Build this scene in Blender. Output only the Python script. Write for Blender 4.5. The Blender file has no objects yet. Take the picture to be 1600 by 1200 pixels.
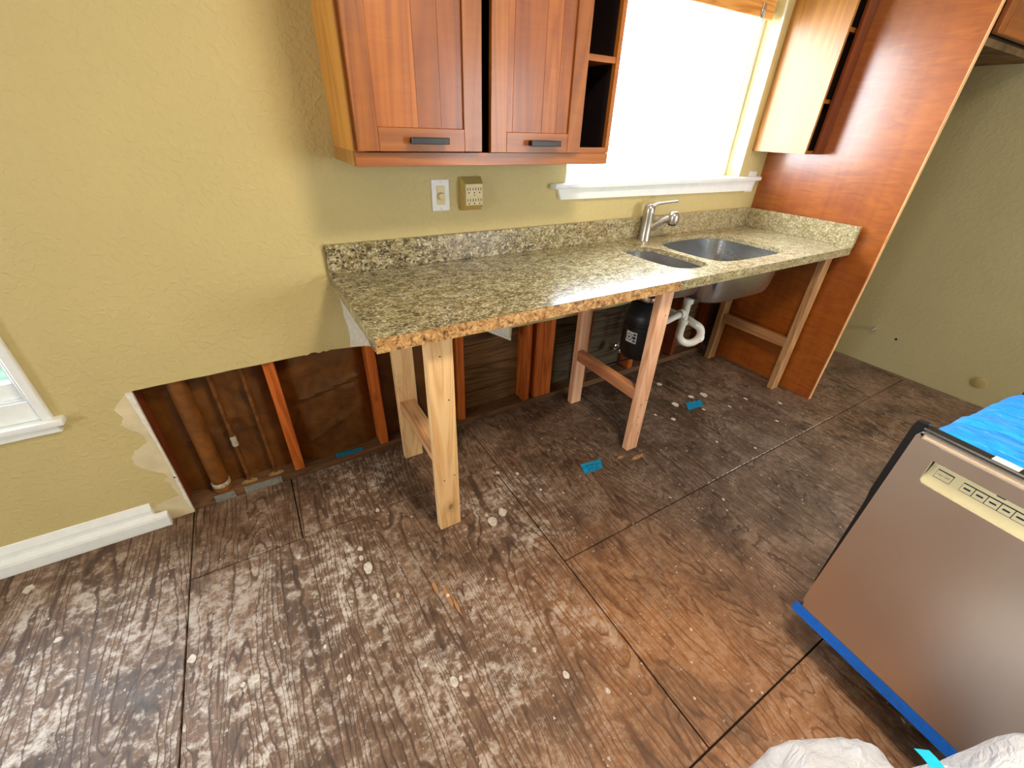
import bpy, bmesh, math, random
from mathutils import Vector, Matrix, noise as mnoise
from mathutils.geometry import tessellate_polygon
random.seed(7)
S = bpy.context.scene
COL = S.collection
PI = math.pi
# ------------------------------------------------------------------ camera
cam_d = bpy.data.cameras.new('camera'); cam = bpy.data.objects.new('camera', cam_d); COL.objects.link(cam)
cam_d.sensor_fit = 'HORIZONTAL'; cam_d.sensor_width = 36.0
cam_d.lens = 36.0 * 654.706 / 1600.0
cam_d.clip_start = 0.02
_r = Vector((0.8611182, -0.50732387, 0.03313507)); _d = Vector((-0.24304149, -0.46802496, -0.84963726)); _f = Vector((0.4465493, 0.72358491, -0.52632556))
M = Matrix((( _r.x, -_d.x, -_f.x, -0.21044657), (_r.y, -_d.y, -_f.y, -1.68160854), (_r.z, -_d.z, -_f.z, 1.41282246), (0, 0, 0, 1)))
cam.matrix_world = M
S.camera = cam
# ------------------------------------------------------------------ world, exposure
S.view_settings.view_transform = 'Standard'; S.view_settings.look = 'None'
S.view_settings.gamma = 1.0; S.view_settings.use_curve_mapping = False
S.view_settings.exposure = 0.0
W = bpy.data.worlds.new('sky'); S.world = W; W.use_nodes = True
wn = W.node_tree.nodes; wl = W.node_tree.links
bg = wn['Background']
wtc = wn.new('ShaderNodeTexCoord'); wsep = wn.new('ShaderNodeSeparateXYZ'); wr = wn.new('ShaderNodeValToRGB')
wl.new(wtc.outputs['Generated'], wsep.inputs[0]); wl.new(wsep.outputs['Z'], wr.inputs[0]); wl.new(wr.outputs[0], bg.inputs['Color'])
wr.color_ramp.elements[0].color = (0.93, 0.97, 1.0, 1); wr.color_ramp.elements[1].color = (0.72, 0.86, 1.0, 1)
bg.inputs['Strength'].default_value = 21.0
try:
    S.cycles.max_bounces = 8; S.cycles.diffuse_bounces = 5; S.cycles.transparent_max_bounces = 12
    S.cycles.sample_clamp_indirect = 6.0; S.cycles.use_denoising = True
except Exception: pass

def portal(loc, rot, sx, sy):
    l = bpy.data.lights.new('window_portal', 'AREA'); l.shape = 'RECTANGLE'; l.size = sx; l.size_y = sy
    l.cycles.is_portal = True
    o = bpy.data.objects.new('window_portal', l); o.location = loc; o.rotation_euler = rot; COL.objects.link(o)
portal((1.70, 0.10, 1.65), (-PI/2, 0, 0), 1.3, 0.95)      # kitchen window
portal((-1.35, 0.06, 1.12), (-PI/2, 0, 0), 0.85, 1.05)    # left window
portal((2.60, -4.18, 1.40), (PI/2, 0, 0), 1.2, 1.2)       # window behind the camera
portal((-3.18, -1.9, 1.45), (0, -PI/2, 0), 1.0, 1.0)       # added left-wall window, lights the left part
# added warm fill light above the frame, brightens left wall and floor
def lamp(loc, power, size, color):
    l = bpy.data.lights.new('fill_light', 'AREA'); l.shape = 'DISK'; l.size = size; l.energy = power; l.color = color
    o = bpy.data.objects.new('fill_light', l); o.location = loc; COL.objects.link(o)
lamp((0.6, -1.6, 2.40), 38, 0.40, (1.0, 0.84, 0.64))

# ------------------------------------------------------------------ materials
def srgb(r, g, b):
    f = lambda c: (c/255/12.92) if c/255 <= .04045 else ((c/255+.055)/1.055)**2.4
    return (f(r), f(g), f(b), 1)
class N:
    def __init__(s, name):
        s.m = bpy.data.materials.new(name); s.m.use_nodes = True
        s.t = s.m.node_tree; s.p = s.t.nodes['Principled BSDF']; s.out = s.t.nodes['Material Output']
        s._tc = None
    def n(s, t, **k):
        x = s.t.nodes.new(t)
        for a, b in k.items(): setattr(x, a, b)
        return x
    def l(s, a, b): s.t.links.new(a, b)
    def set(s, inp, v):
        if hasattr(v, 'is_linked') or hasattr(v, 'links'): s.l(v, inp)
        else: inp.default_value = v
    def tc(s):
        if not s._tc: s._tc = s.n('ShaderNodeTexCoord')
        return s._tc.outputs['Object']
    def world(s):
        return s.n('ShaderNodeNewGeometry').outputs['Position']
    def map(s, v, scale=(1,1,1), loc=(0,0,0), rot=(0,0,0)):
        m = s.n('ShaderNodeMapping'); s.l(v, m.inputs[0]); m.inputs['Scale'].default_value = scale
        m.inputs['Location'].default_value = loc; m.inputs['Rotation'].default_value = rot; return m.outputs[0]
    def noise(s, v, scale, detail=3, rough=.5, dist=0):
        x = s.n('ShaderNodeTexNoise'); s.l(v, x.inputs['Vector']); x.inputs['Scale'].default_value = scale
        x.inputs['Detail'].default_value = detail; x.inputs['Roughness'].default_value = rough; x.inputs['Distortion'].default_value = dist
        return x.outputs['Fac']
    def noisec(s, v, scale, detail=3):
        x = s.n('ShaderNodeTexNoise'); s.l(v, x.inputs['Vector']); x.inputs['Scale'].default_value = scale; x.inputs['Detail'].default_value = detail
        return x.outputs['Color']
    def vor(s, v, scale, feat='F1', out='Distance', rand=1):
        x = s.n('ShaderNodeTexVoronoi', feature=feat); s.l(v, x.inputs['Vector']); x.inputs['Scale'].default_value = scale
        x.inputs['Randomness'].default_value = rand
        return x.outputs[out]
    def ramp(s, v, stops, interp='LINEAR'):
        x = s.n('ShaderNodeValToRGB'); s.l(v, x.inputs[0]); cr = x.color_ramp; cr.interpolation = interp
        while len(cr.elements) < len(stops): cr.elements.new(.5)
        for e, (p, c) in zip(cr.elements, stops):
            e.position = p; e.color = c if hasattr(c, '__len__') else (c, c, c, 1)
        return x.outputs[0]
    def mix(s, f, a, b, mode='MIX'):
        x = s.n('ShaderNodeMix', data_type='RGBA', blend_type=mode)
        s.set(x.inputs[0], f); s.set(x.inputs[6], a); s.set(x.inputs[7], b); return x.outputs[2]
    def math(s, op, a, b=0.0, c=None, clamp=False):
        x = s.n('ShaderNodeMath', operation=op, use_clamp=clamp); s.set(x.inputs[0], a); s.set(x.inputs[1], b)
        if c is not None: s.set(x.inputs[2], c)
        return x.outputs[0]
    def vadd(s, a, b):
        x = s.n('ShaderNodeVectorMath', operation='ADD'); s.set(x.inputs[0], a); s.set(x.inputs[1], b); return x.outputs[0]
    def vscale(s, a, k):
        x = s.n('ShaderNodeVectorMath', operation='SCALE'); s.set(x.inputs[0], a); x.inputs['Scale'].default_value = k; return x.outputs[0]
    def dist(s, v, p):
        x = s.n('ShaderNodeVectorMath', operation='DISTANCE'); s.l(v, x.inputs[0]); x.inputs[1].default_value = p; return x.outputs['Value']
    def bump(s, h, strength=.2, d=.002):
        x = s.n('ShaderNodeBump'); s.l(h, x.inputs['Height']); x.inputs['Strength'].default_value = strength; x.inputs['Distance'].default_value = d
        s.l(x.outputs[0], s.p.inputs['Normal']); return x
    def base(s, v): s.set(s.p.inputs['Base Color'], v)
    def rough(s, v): s.set(s.p.inputs['Roughness'], v)
    def objcol(s):
        return s.n('ShaderNodeObjectInfo').outputs['Color']
    def rnd(s): return s.n('ShaderNodeObjectInfo').outputs['Random']

def plain(name, c, rough=.5, metal=0, spec=.5, coat=0, var=.06, vscale=30, bump=0):
    k = N(name)
    nz = k.noise(k.tc(), vscale, 3)
    d = tuple(x*(1-var*2) for x in c[:3])+(1,); e = tuple(min(1, x*(1+var)) for x in c[:3])+(1,)
    k.base(k.ramp(nz, [(.3, d), (.7, e)])); k.rough(rough)
    k.p.inputs['Metallic'].default_value = metal; k.p.inputs['Specular IOR Level'].default_value = spec
    k.p.inputs['Coat Weight'].default_value = coat
    if bump: k.bump(nz, bump, .002)
    return k.m

def wood(name, dark, light, axis='z', rough=.4, ring=9, coat=0, coat_rough=.1, knots=(), figure=0, fine=.35, useobj=False, spec=.5, contrast=(.3,.7), bw=.45):
    k = N(name)
    off = k.n('ShaderNodeCombineXYZ'); r = k.rnd()
    for i, f in enumerate((3.1, 7.7, 5.3)): k.l(k.math('MULTIPLY', r, f), off.inputs[i])
    v = k.vadd(k.tc(), off.outputs[0])
    st = {'x': (.07,1,1), 'y': (1,.07,1), 'z': (1,1,.07)}[axis]
    v1 = k.map(v, scale=st)
    n1 = k.noise(v1, ring, 3, .55, 1.2)
    bands = k.math('FRACT', k.math('MULTIPLY', n1, 7.0))
    bands = k.math('ABSOLUTE', k.math('SUBTRACT', bands, .5)); bands = k.math('MULTIPLY', bands, 2.0)
    st2 = {'x': (.02,1,1), 'y': (1,.02,1), 'z': (1,1,.02)}[axis]
    n2 = k.noise(k.map(v, scale=st2), 260, 2, .6)
    n0 = k.noise(v1, 2.2, 2, .5)
    fac = k.math('ADD', k.math('MULTIPLY', bands, bw), k.math('ADD', k.math('MULTIPLY', n2, fine), k.math('MULTIPLY', n0, .9-bw)))
    if figure:
        n3 = k.noise(k.map(v, scale={'x': (3,.6,.6), 'y': (.6,3,.6), 'z': (.6,.6,3)}[axis], rot=(0.5, 0.3, 0.2)), 7, 4, .6, 2.0)
        fac = k.math('ADD', fac, k.math('MULTIPLY', k.math('SUBTRACT', n3, .5), figure))
    c = k.ramp(fac, [(contrast[0], dark), (contrast[1], light)])
    for p, rad in knots:
        d = k.dist(k.vadd(k.map(k.tc(), scale={'x': (.7,1,1), 'y': (1,.7,1), 'z': (1,1,.7)}[axis]), k.vscale(k.noisec(k.tc(), 25), .012)), p)
        c = k.mix(k.ramp(d, [(rad*.35, .95), (rad, 0.0)]), c, (dark[0]*.25, dark[1]*.16, dark[2]*.12, 1))
        rg = k.math('MULTIPLY', k.ramp(d, [(rad, 1.0), (rad*2.6, 0.0)]), k.math('ABSOLUTE', k.math('SINE', k.math('MULTIPLY', d, 420.0))))
        c = k.mix(k.math('MULTIPLY', rg, .55), c, tuple(x*.62 for x in dark[:3])+(1,))
    if useobj: c = k.mix(1.0, c, k.objcol(), 'MULTIPLY')
    k.base(c); k.rough(rough); k.p.inputs['Coat Weight'].default_value = coat; k.p.inputs['Coat Roughness'].default_value = coat_rough
    k.p.inputs['Specular IOR Level'].default_value = spec
    k.bump(n2, .08, .001)
    return k.m

def wall_mat(name, c, bump=.6):
    k = N(name); v = k.world()
    n1 = k.noise(v, 3, 3); n2 = k.noise(v, 140, 3, .6); n3 = k.noise(v, 45, 2, .5, .4)
    k.base(k.ramp(n1, [(.3, tuple(x*.94 for x in c[:3])+(1,)), (.7, c)])); k.rough(.55)
    h = k.math('ADD', k.math('MULTIPLY', n2, .5), k.ramp(n3, [(.48, 0), (.6, 1)]))
    k.bump(h, bump, .0018); return k.m
MAT = {}
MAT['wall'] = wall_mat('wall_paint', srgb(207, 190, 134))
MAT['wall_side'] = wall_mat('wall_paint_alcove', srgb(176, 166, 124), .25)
MAT['ceiling'] = wall_mat('ceiling_paint', srgb(225, 220, 205))
MAT['paper'] = plain('torn_drywall_paper', srgb(222, 208, 172), .8, var=.08, vscale=14)
MAT['gypsum'] = plain('white_gypsum', srgb(236, 232, 220), .85, var=.07, vscale=60, bump=.2)
MAT['trim'] = plain('white_trim_paint', srgb(246, 250, 251), .35, var=.02)
MAT['black'] = plain('black_plastic', srgb(16, 17, 20), .4, var=.1)
MAT['black_metal'] = plain('black_pull', srgb(24, 24, 26), .35, metal=.2, var=.1)
MAT['dark'] = plain('dark_void', srgb(10, 8, 8), .9)
MAT['chrome'] = plain('chrome', (.8, .8, .82, 1), .12, metal=1, var=.02)
MAT['pvc'] = plain('white_pvc', srgb(232, 228, 216), .35, var=.05, vscale=18)
MAT['ivory'] = plain('ivory_plastic', srgb(226, 208, 158), .4, var=.03)
MAT['tan'] = plain('tan_plastic', srgb(196, 168, 98), .4, var=.04)
MAT['white_plastic'] = plain('white_plastic', srgb(240, 240, 240), .35, var=.02)
MAT['galv'] = plain('galvanised_steel', srgb(176, 180, 176), .4, metal=.6, var=.12, vscale=40)
MAT['brass'] = plain('pale_brass', srgb(205, 175, 110), .4, metal=.5, var=.1)
MAT['copper'] = plain('aged_copper', srgb(124, 76, 34), .45, metal=.3, var=.25, vscale=40)
MAT['drain'] = plain('brown_drain_pipe', srgb(126, 76, 26), .45, var=.22, vscale=22)
MAT['solder'] = plain('grey_solder', srgb(190, 180, 160), .6, var=.2, vscale=90)
MAT['tape_teal'] = plain('teal_tape', srgb(0, 140, 190), .55, var=.12, vscale=50)
MAT['tape_blue'] = plain('blue_tape', srgb(0, 108, 215), .5, var=.06, vscale=60)
MAT['tape_cyan'] = plain('cyan_tape', srgb(0, 190, 225), .5, var=.06, vscale=60)
MAT['ink'] = plain('ink', srgb(20, 40, 60), .7)
MAT['cable'] = plain('blue_black_cable', srgb(30, 34, 60), .4)
MAT['label'] = plain('white_label', srgb(225, 222, 214), .6, var=.04)
MAT['plaster'] = plain('plaster_splash', srgb(214, 206, 194), .85, var=.15, vscale=70, bump=.3)
MAT['scar'] = wood('fresh_veneer', srgb(120, 82, 52), srgb(176, 128, 84), 'y', .7, 12)
MAT['lawn'] = plain('lawn', srgb(56, 82, 58), .9, spec=0, var=.3, vscale=8)
MAT['concrete'] = plain('pale_concrete', srgb(225, 222, 215), .9, var=.05)
# woods
MAT['fir'] = wood('fir_stud', srgb(146, 66, 18), srgb(196, 104, 40), 'z', .6, 14, spec=.3)
MAT['fir_x'] = wood('fir_plate', srgb(70, 46, 28), srgb(116, 82, 54), 'x', .7, 14, spec=.3)
MAT['fir_dark'] = wood('dark_fir_stud', srgb(88, 38, 14), srgb(128, 60, 22), 'z', .6, 14, spec=.3)
MAT['leg1'] = wood('new_pine_leg', srgb(216, 158, 98), srgb(250, 212, 158), 'z', .55, 9, bw=.3, knots=(((.055, 0.0, .085), .016), ((.05, 0, .52), .004), ((.03, .45, .315), .02)), fine=.25, spec=.3)
MAT['leg1y'] = wood('new_pine_rung', srgb(190, 128, 84), srgb(232, 184, 136), 'y', .55, 9, bw=.35, fine=.25, spec=.3)
MAT['leg2'] = wood('new_fir_leg', srgb(214, 146, 104), srgb(250, 200, 162), 'z', .55, 8, bw=.25, knots=(((.035, -.01, .20), .009),), fine=.3, spec=.3)
MAT['leg3'] = wood('shaded_fir_leg', srgb(142, 98, 60), srgb(190, 144, 98), 'z', .6, 9, bw=.3, fine=.3, spec=.3)  # darker copy of the leg wood, shade under the counter put into its colour
MAT['leg3y'] = wood('shaded_fir_rung', srgb(142, 92, 56), srgb(186, 134, 90), 'y', .6, 9, bw=.3, fine=.3, spec=.3)  # same shade put into the rung colour
MAT['leg2y'] = wood('new_fir_rung', srgb(170, 104, 70), srgb(214, 150, 108), 'y', .55, 9, bw=.3, fine=.3, spec=.3)
MAT['cab'] = wood('stained_alder', srgb(126, 62, 8), srgb(184, 110, 30), 'z', .42, 5, coat=.3, coat_rough=.2, useobj=True, fine=.14, figure=.35, contrast=(.1, .95))
MAT['cab_x'] = wood('stained_alder_rail', srgb(126, 62, 8), srgb(184, 110, 30), 'x', .42, 5, coat=.3, coat_rough=.2, useobj=True, fine=.14, contrast=(.1, .95))
MAT['cab_y'] = wood('stained_alder_side', srgb(205, 140, 52), srgb(232, 172, 82), 'z', .38, 5, coat=.3, coat_rough=.25, useobj=True, fine=.2)
MAT['panel'] = wood('figured_birch_panel', srgb(124, 50, 5), srgb(176, 96, 18), 'z', .36, 3, bw=.2, coat=1.0, coat_rough=.2, figure=1.3, fine=.08, contrast=(-.1, 1.1))
MAT['cab_in'] = plain('shaded_cabinet_inside', srgb(36, 25, 27), .5, var=.1)  # shade inside the cabinets put into one dark colour
MAT['edge'] = wood('panel_edge_band', srgb(206, 142, 84), srgb(236, 182, 128), 'z', .5, 10)
MAT['blind'] = wood('blind_valance_wood', srgb(196, 122, 52), srgb(232, 166, 88), 'x', .4, 10)
MAT['rawwood'] = plain('raw_cabinet_underside', srgb(120, 92, 52), .8, var=.35, vscale=9)

def granite():
    k = N('granite'); v = k.world()
    vs = k.map(v, scale=(.62, 1, 1), rot=(0, 0, .25))
    big = k.noise(v, 2.3, 3, .6); big2 = k.noise(vs, 9, 3, .6, .6); med = k.noise(vs, 42, 4, .65, .8); fine = k.noise(v, 120, 3, .6)
    c = k.ramp(med, [(.32, srgb(80, 70, 44)), (.47, srgb(130, 119, 82)), (.60, srgb(172, 162, 126)), (.74, srgb(216, 210, 192))])
    c = k.mix(k.ramp(big2, [(.5, 0.0), (.75, .4)]), c, srgb(146, 118, 70))
    cell = k.vor(k.vadd(vs, k.vscale(k.noisec(v, 70), .014)), 78)
    dm = k.math('MULTIPLY', k.ramp(cell, [(.22, 1.0), (.33, 0.0)]), k.ramp(big2, [(.36, .45), (.56, 1.0)]))
    c = k.mix(k.math('MULTIPLY', dm, .95), c, srgb(36, 29, 27))
    sp = k.ramp(k.noise(vs, 66, 4, .7, 1.0), [(.535, 0.0), (.60, 1.0)])
    c = k.mix(k.math('MULTIPLY', sp, k.ramp(big, [(.3, .55), (.6, .95)])), c, srgb(50, 40, 36))
    c = k.mix(k.ramp(fine, [(.56, 0.0), (.64, .7)]), c, srgb(226, 222, 206))
    sx = k.n('ShaderNodeSeparateXYZ'); k.l(v, sx.inputs[0])
    right = k.ramp(k.math('ADD', k.math('MULTIPLY', sx.outputs[0], .4), k.math('MULTIPLY', big, .3)), [(.45, 0.0), (.85, .3)])
    c = k.mix(right, c, srgb(204, 184, 138))
    k.base(c); k.rough(k.ramp(med, [(.3, .16), (.7, .25)])); k.p.inputs['Specular IOR Level'].default_value = .6
    return k.m
MAT['granite'] = granite()
def granite_rough():
    k = N('granite_raw_edge'); v = k.world()
    n = k.noise(v, 48, 4, .7, .8); m = k.vor(v, 85)
    c = k.ramp(n, [(.32, srgb(70, 44, 28)), (.45, srgb(168, 122, 72)), (.6, srgb(214, 174, 116)), (.75, srgb(228, 204, 168))])
    c = k.mix(k.ramp(m, [(.12, .9), (.28, 0.0)]), c, srgb(58, 38, 30))
    k.base(c); k.rough(.4); k.bump(n, .5, .003); return k.m
MAT['granite_edge'] = granite_rough()

def steel(name, c, axis='z', rough=.3):
    k = N(name); st = {'x': (.01,1,1), 'y': (1,.01,1), 'z': (1,1,.01)}[axis]
    n = k.noise(k.map(k.tc(), scale=st), 300, 2); n2 = k.noise(k.tc(), 5, 3)
    if 'sink' in name: axis = None
    k.base(c); k.p.inputs['Metallic'].default_value = 1
    k.rough(k.math('ADD', k.math('MULTIPLY', n, .1), k.math('ADD', k.math('MULTIPLY', n2, .12), rough-.11)))
    if axis: k.bump(n, .04, .0005)
    return k.m
MAT['steel'] = steel('brushed_steel', (.68, .60, .52, 1), 'z', .36)
MAT['steel_edge'] = steel('glint_steel', (.95, .95, .95, 1), 'x', .32)  # near-white colour stands in for a window reflection along the door rim
MAT['sink'] = steel('sink_steel', (.50, .51, .53, 1), 'y', .24)
MAT['nickel'] = steel('brushed_nickel', (.50, .46, .41, 1), 'z', .3)
MAT['ctrl'] = plain('champagne_control_panel', srgb(206, 194, 152), .4, metal=.3, var=.03)

def glass():
    k = N('window_glass')
    t = k.n('ShaderNodeBsdfTransparent'); g = k.n('ShaderNodeBsdfGlossy'); g.inputs['Roughness'].default_value = .02
    lw = k.n('ShaderNodeLayerWeight'); lw.inputs['Blend'].default_value = .5
    f = k.math('ADD', k.math('MULTIPLY', k.math('POWER', lw.outputs['Facing'], 5.0), .6), .04)
    mx = k.n('ShaderNodeMixShader'); k.l(f, mx.inputs[0]); k.l(t.outputs[0], mx.inputs[1]); k.l(g.outputs[0], mx.inputs[2])
    k.l(mx.outputs[0], k.out.inputs[0]); return k.m
MAT['glass'] = glass()
def bag():
    k = N('translucent_bag_plastic'); v = k.tc()
    n = k.math('ABSOLUTE', k.math('SUBTRACT', k.noise(v, 9, 3, .55, 2.0), .5))
    k.base(srgb(246, 247, 250)); k.rough(.2)
    tr = k.n('ShaderNodeBsdfTranslucent'); tr.inputs['Color'].default_value = (.85, .87, .92, 1)
    tp = k.n('ShaderNodeBsdfTransparent')
    m1 = k.n('ShaderNodeMixShader'); m1.inputs[0].default_value = .35; k.l(k.p.outputs[0], m1.inputs[1]); k.l(tr.outputs[0], m1.inputs[2])
    m2 = k.n('ShaderNodeMixShader'); m2.inputs[0].default_value = .2; k.l(m1.outputs[0], m2.inputs[1]); k.l(tp.outputs[0], m2.inputs[2])
    k.l(m2.outputs[0], k.out.inputs[0]); k.bump(n, .8, .03); return k.m
MAT['bag'] = bag()
def film():
    k = N('blue_film'); v = k.tc()
    n = k.noise(k.map(v, scale=(1, 3, 1)), 9, 4, .65, 1.2); e = k.noise(k.map(v, scale=(1, 4, 1)), 26, 4, .7, 1.5)
    c = k.ramp(n, [(.3, srgb(0, 110, 220)), (.55, srgb(0, 150, 240)), (.75, srgb(30, 170, 250))])
    c = k.mix(k.ramp(e, [(.6, 0.0), (.68, .8)]), c, srgb(150, 205, 240))
    k.base(c); k.rough(.3); k.p.inputs['Coat Weight'].default_value = .4; k.bump(n, .5, .01); return k.m
MAT['film'] = film()
def kraft():
    k = N('kraft_insulation_paper'); v = k.world()
    n = k.noise(v, 7, 4, .6, .8); n2 = k.noise(v, 60, 3)
    k.base(k.ramp(n, [(.3, srgb(76, 42, 12)), (.7, srgb(122, 74, 24))])); k.rough(.38)
    k.bump(k.math('ADD', n, k.math('MULTIPLY', n2, .15)), .5, .015); return k.m
MAT['kraft'] = kraft()
MAT['sheath'] = wood('wall_sheathing', srgb(72, 48, 28), srgb(120, 88, 56), 'x', .7, 10, spec=.2)
MAT['sheath_grey'] = wood('old_grey_boards', srgb(52, 43, 33), srgb(92, 78, 60), 'x', .8, 10, spec=.2)

def plywood():
    k = N('worn_plywood'); v = k.world()
    r = k.rnd()
    off = k.n('ShaderNodeCombineXYZ'); k.l(k.math('MULTIPLY', r, 9.0), off.inputs[0]); k.l(k.math('MULTIPLY', r, 5.0), off.inputs[1])
    vv = k.vadd(v, off.outputs[0])
    g = k.vadd(k.map(vv, scale=(1, .11, 1)), k.vscale(k.noisec(v, 18, 2), .012))
    n1 = k.noise(g, 4.5, 2, .4, .5)
    bands = k.math('FRACT', k.math('MULTIPLY', n1, 34.0)); bands = k.ramp(bands, [(.0, 0.0), (.16, .8), (.86, 1.0), (.96, .2), (1.0, 0.0)])
    fine = k.noise(k.map(vv, scale=(1, .10, 1)), 120, 3, .65)
    big = k.noise(v, 1.6, 4, .6, .4); mid = k.noise(v, 5, 5, .65, .6); sm = k.noise(v, 30, 6, .75, .15)
    fac = k.math('ADD', k.math('MULTIPLY', bands, .15), k.math('ADD', k.math('MULTIPLY', fine, .36), k.math('MULTIPLY', k.math('ADD', k.math('MULTIPLY', mid, .6), k.math('MULTIPLY', sm, .4)), .56)))
    c = k.ramp(fac, [(.34, srgb(36, 23, 17)), (.52, srgb(92, 68, 52)), (.72, srgb(150, 119, 94))])
    sx = k.n('ShaderNodeSeparateXYZ'); k.l(v, sx.inputs[0]); X, Y = sx.outputs[0], sx.outputs[1]
    def blob(p, r0, r1):
        d = k.dist(v, p); d = k.math('ADD', d, k.math('MULTIPLY', k.math('SUBTRACT', big, .5), .9))
        return k.ramp(d, [(r0, 1.0), (r1, 0.0)])
    # orange zone in the middle of the room
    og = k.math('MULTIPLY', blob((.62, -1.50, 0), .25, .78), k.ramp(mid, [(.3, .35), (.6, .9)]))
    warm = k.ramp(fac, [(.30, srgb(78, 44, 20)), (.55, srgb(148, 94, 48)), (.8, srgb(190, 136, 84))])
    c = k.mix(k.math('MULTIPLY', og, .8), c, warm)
    # grey-worn zone towards the right
    gz = blob((1.7, -1.15, 0), .3, 1.0)
    c = k.mix(k.math('MULTIPLY', gz, .45), c, k.ramp(fac, [(.3, srgb(58, 50, 46)), (.7, srgb(132, 120, 112))]))
    # sooty old stains
    st = k.math('MULTIPLY', k.ramp(k.noise(v, 3.3, 5, .65, .3), [(.52, 0.0), (.66, 1.0)]), .5)
    c = k.mix(st, c, srgb(36, 25, 20))
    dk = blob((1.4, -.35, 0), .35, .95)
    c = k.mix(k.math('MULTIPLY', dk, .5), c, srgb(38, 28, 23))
    # plaster dust, rubbed into the grain
    dust = None
    for p, a, b in (((-.65, -.92, 0), .10, .62), ((-.05, -.20, 0), .02, .40), ((-.30, -.62, 0), .02, .50), ((-1.1, -.55, 0), .05, .55), ((.1, -1.15, 0), .0, .42), ((.40, -.62, 0), .0, .30)):
        q = blob(p, a, b); dust = q if dust is None else k.math('MAXIMUM', dust, q)
    dn = k.math('ADD', k.math('MULTIPLY', sm, .85), k.math('ADD', k.math('MULTIPLY', bands, .12), k.math('MULTIPLY', mid, .45)))
    dust_m = k.math('MULTIPLY', k.ramp(dn, [(.74, .04), (.88, 1.0)]), k.math('ADD', k.math('MULTIPLY', dust, .9), .12))
    c = k.mix(dust_m, c, srgb(206, 196, 188))
    # small drips and specks everywhere
    ce = k.vor(k.vadd(v, k.vscale(k.noisec(v, 30), .03)), 16); gate = k.ramp(k.noise(v, 9, 2), [(.52, 0.0), (.6, 1.0)])
    c = k.mix(k.math('MULTIPLY', k.ramp(ce, [(.055, .9), (.095, 0.0)]), gate), c, srgb(208, 200, 190))
    ce2 = k.vor(v, 60); gate2 = k.ramp(k.noise(v, 5, 2), [(.5, 0.0), (.62, 1.0)])
    c = k.mix(k.math('MULTIPLY', k.ramp(ce2, [(.10, .75), (.17, 0.0)]), gate2), c, srgb(190, 178, 164))
    k.base(c); k.rough(k.ramp(mid, [(.3, .42), (.7, .66)])); k.p.inputs['Specular IOR Level'].default_value = .35
    k.bump(k.math('ADD', k.math('MULTIPLY', bands, .5), k.math('ADD', fine, k.math('MULTIPLY', sm, .8))), .35, .002); return k.m
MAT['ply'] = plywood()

# ------------------------------------------------------------------ builders
WM = {}
def BM(): return bmesh.new()
def box(bm, x0, x1, y0, y1, z0, z1, bev=0, seg=2, mat=None):
    c = [Vector((x, y, z)) for x in (x0, x1) for y in (y0, y1) for z in (z0, z1)]
    if mat: c = [mat @ p for p in c]
    v = [bm.verts.new(p) for p in c]
    fs = [bm.faces.new([v[i] for i in q]) for q in ((0,1,3,2), (4,6,7,5), (0,4,5,1), (2,3,7,6), (0,2,6,4), (1,5,7,3))]
    if bev:
        es = list({e for f in fs for e in f.edges})
        bmesh.ops.bevel(bm, geom=es, offset=bev, segments=seg, profile=.5, affect='EDGES')
    return bm
def obj(name, bm, mat, parent=None, smooth=False, color=None, recalc=True, merge=False):
    if merge: bmesh.ops.remove_doubles(bm, verts=bm.verts, dist=1e-5)
    if recalc: bmesh.ops.recalc_face_normals(bm, faces=bm.faces)
    if parent is not None: bm.transform(WM[parent.name].inverted())
    me = bpy.data.meshes.new(name); bm.to_mesh(me); bm.free()
    for m in (mat if isinstance(mat, (list, tuple)) else [mat]): me.materials.append(m)
    if smooth:
        for p in me.polygons: p.use_smooth = True
        try: me.set_sharp_from_angle(angle=math.radians(38))
        except Exception: pass
    o = bpy.data.objects.new(name, me); COL.objects.link(o)
    if color: o.color = color
    if parent is not None: o.parent = parent; WM[o.name] = WM[parent.name]
    else: WM[o.name] = Matrix.Identity(4)
    return o
def thing(name, label, cat, loc=(0,0,0), rz=0, group=None):
    o = bpy.data.objects.new(name, None); COL.objects.link(o); o.empty_display_size = .05
    o.location = loc; o.rotation_euler = (0, 0, rz)
    WM[o.name] = Matrix.Translation(Vector(loc)) @ Matrix.Rotation(rz, 4, 'Z')
    o['label'] = label; o['category'] = cat
    if group: o['group'] = group
    return o
def tag(o, label, cat, group=None):
    o['label'] = label; o['category'] = cat
    if group: o['group'] = group
    return o
def struct(o): o['kind'] = 'structure'; return o
def center(o):
    """move a single-mesh thing's origin to the middle of its base"""
    me = o.data; xs = [v.co for v in me.vertices]
    c = Vector(((min(p.x for p in xs)+max(p.x for p in xs))/2, (min(p.y for p in xs)+max(p.y for p in xs))/2, min(p.z for p in xs)))
    me.transform(Matrix.Translation(-c)); o.location = c; WM[o.name] = Matrix.Translation(c); return o
def frame_of(t):
    t = t.normalized(); a = Vector((0,0,1)) if abs(t.z) < .9 else Vector((1,0,0))
    u = t.cross(a).normalized(); return u, t.cross(u).normalized()
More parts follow.
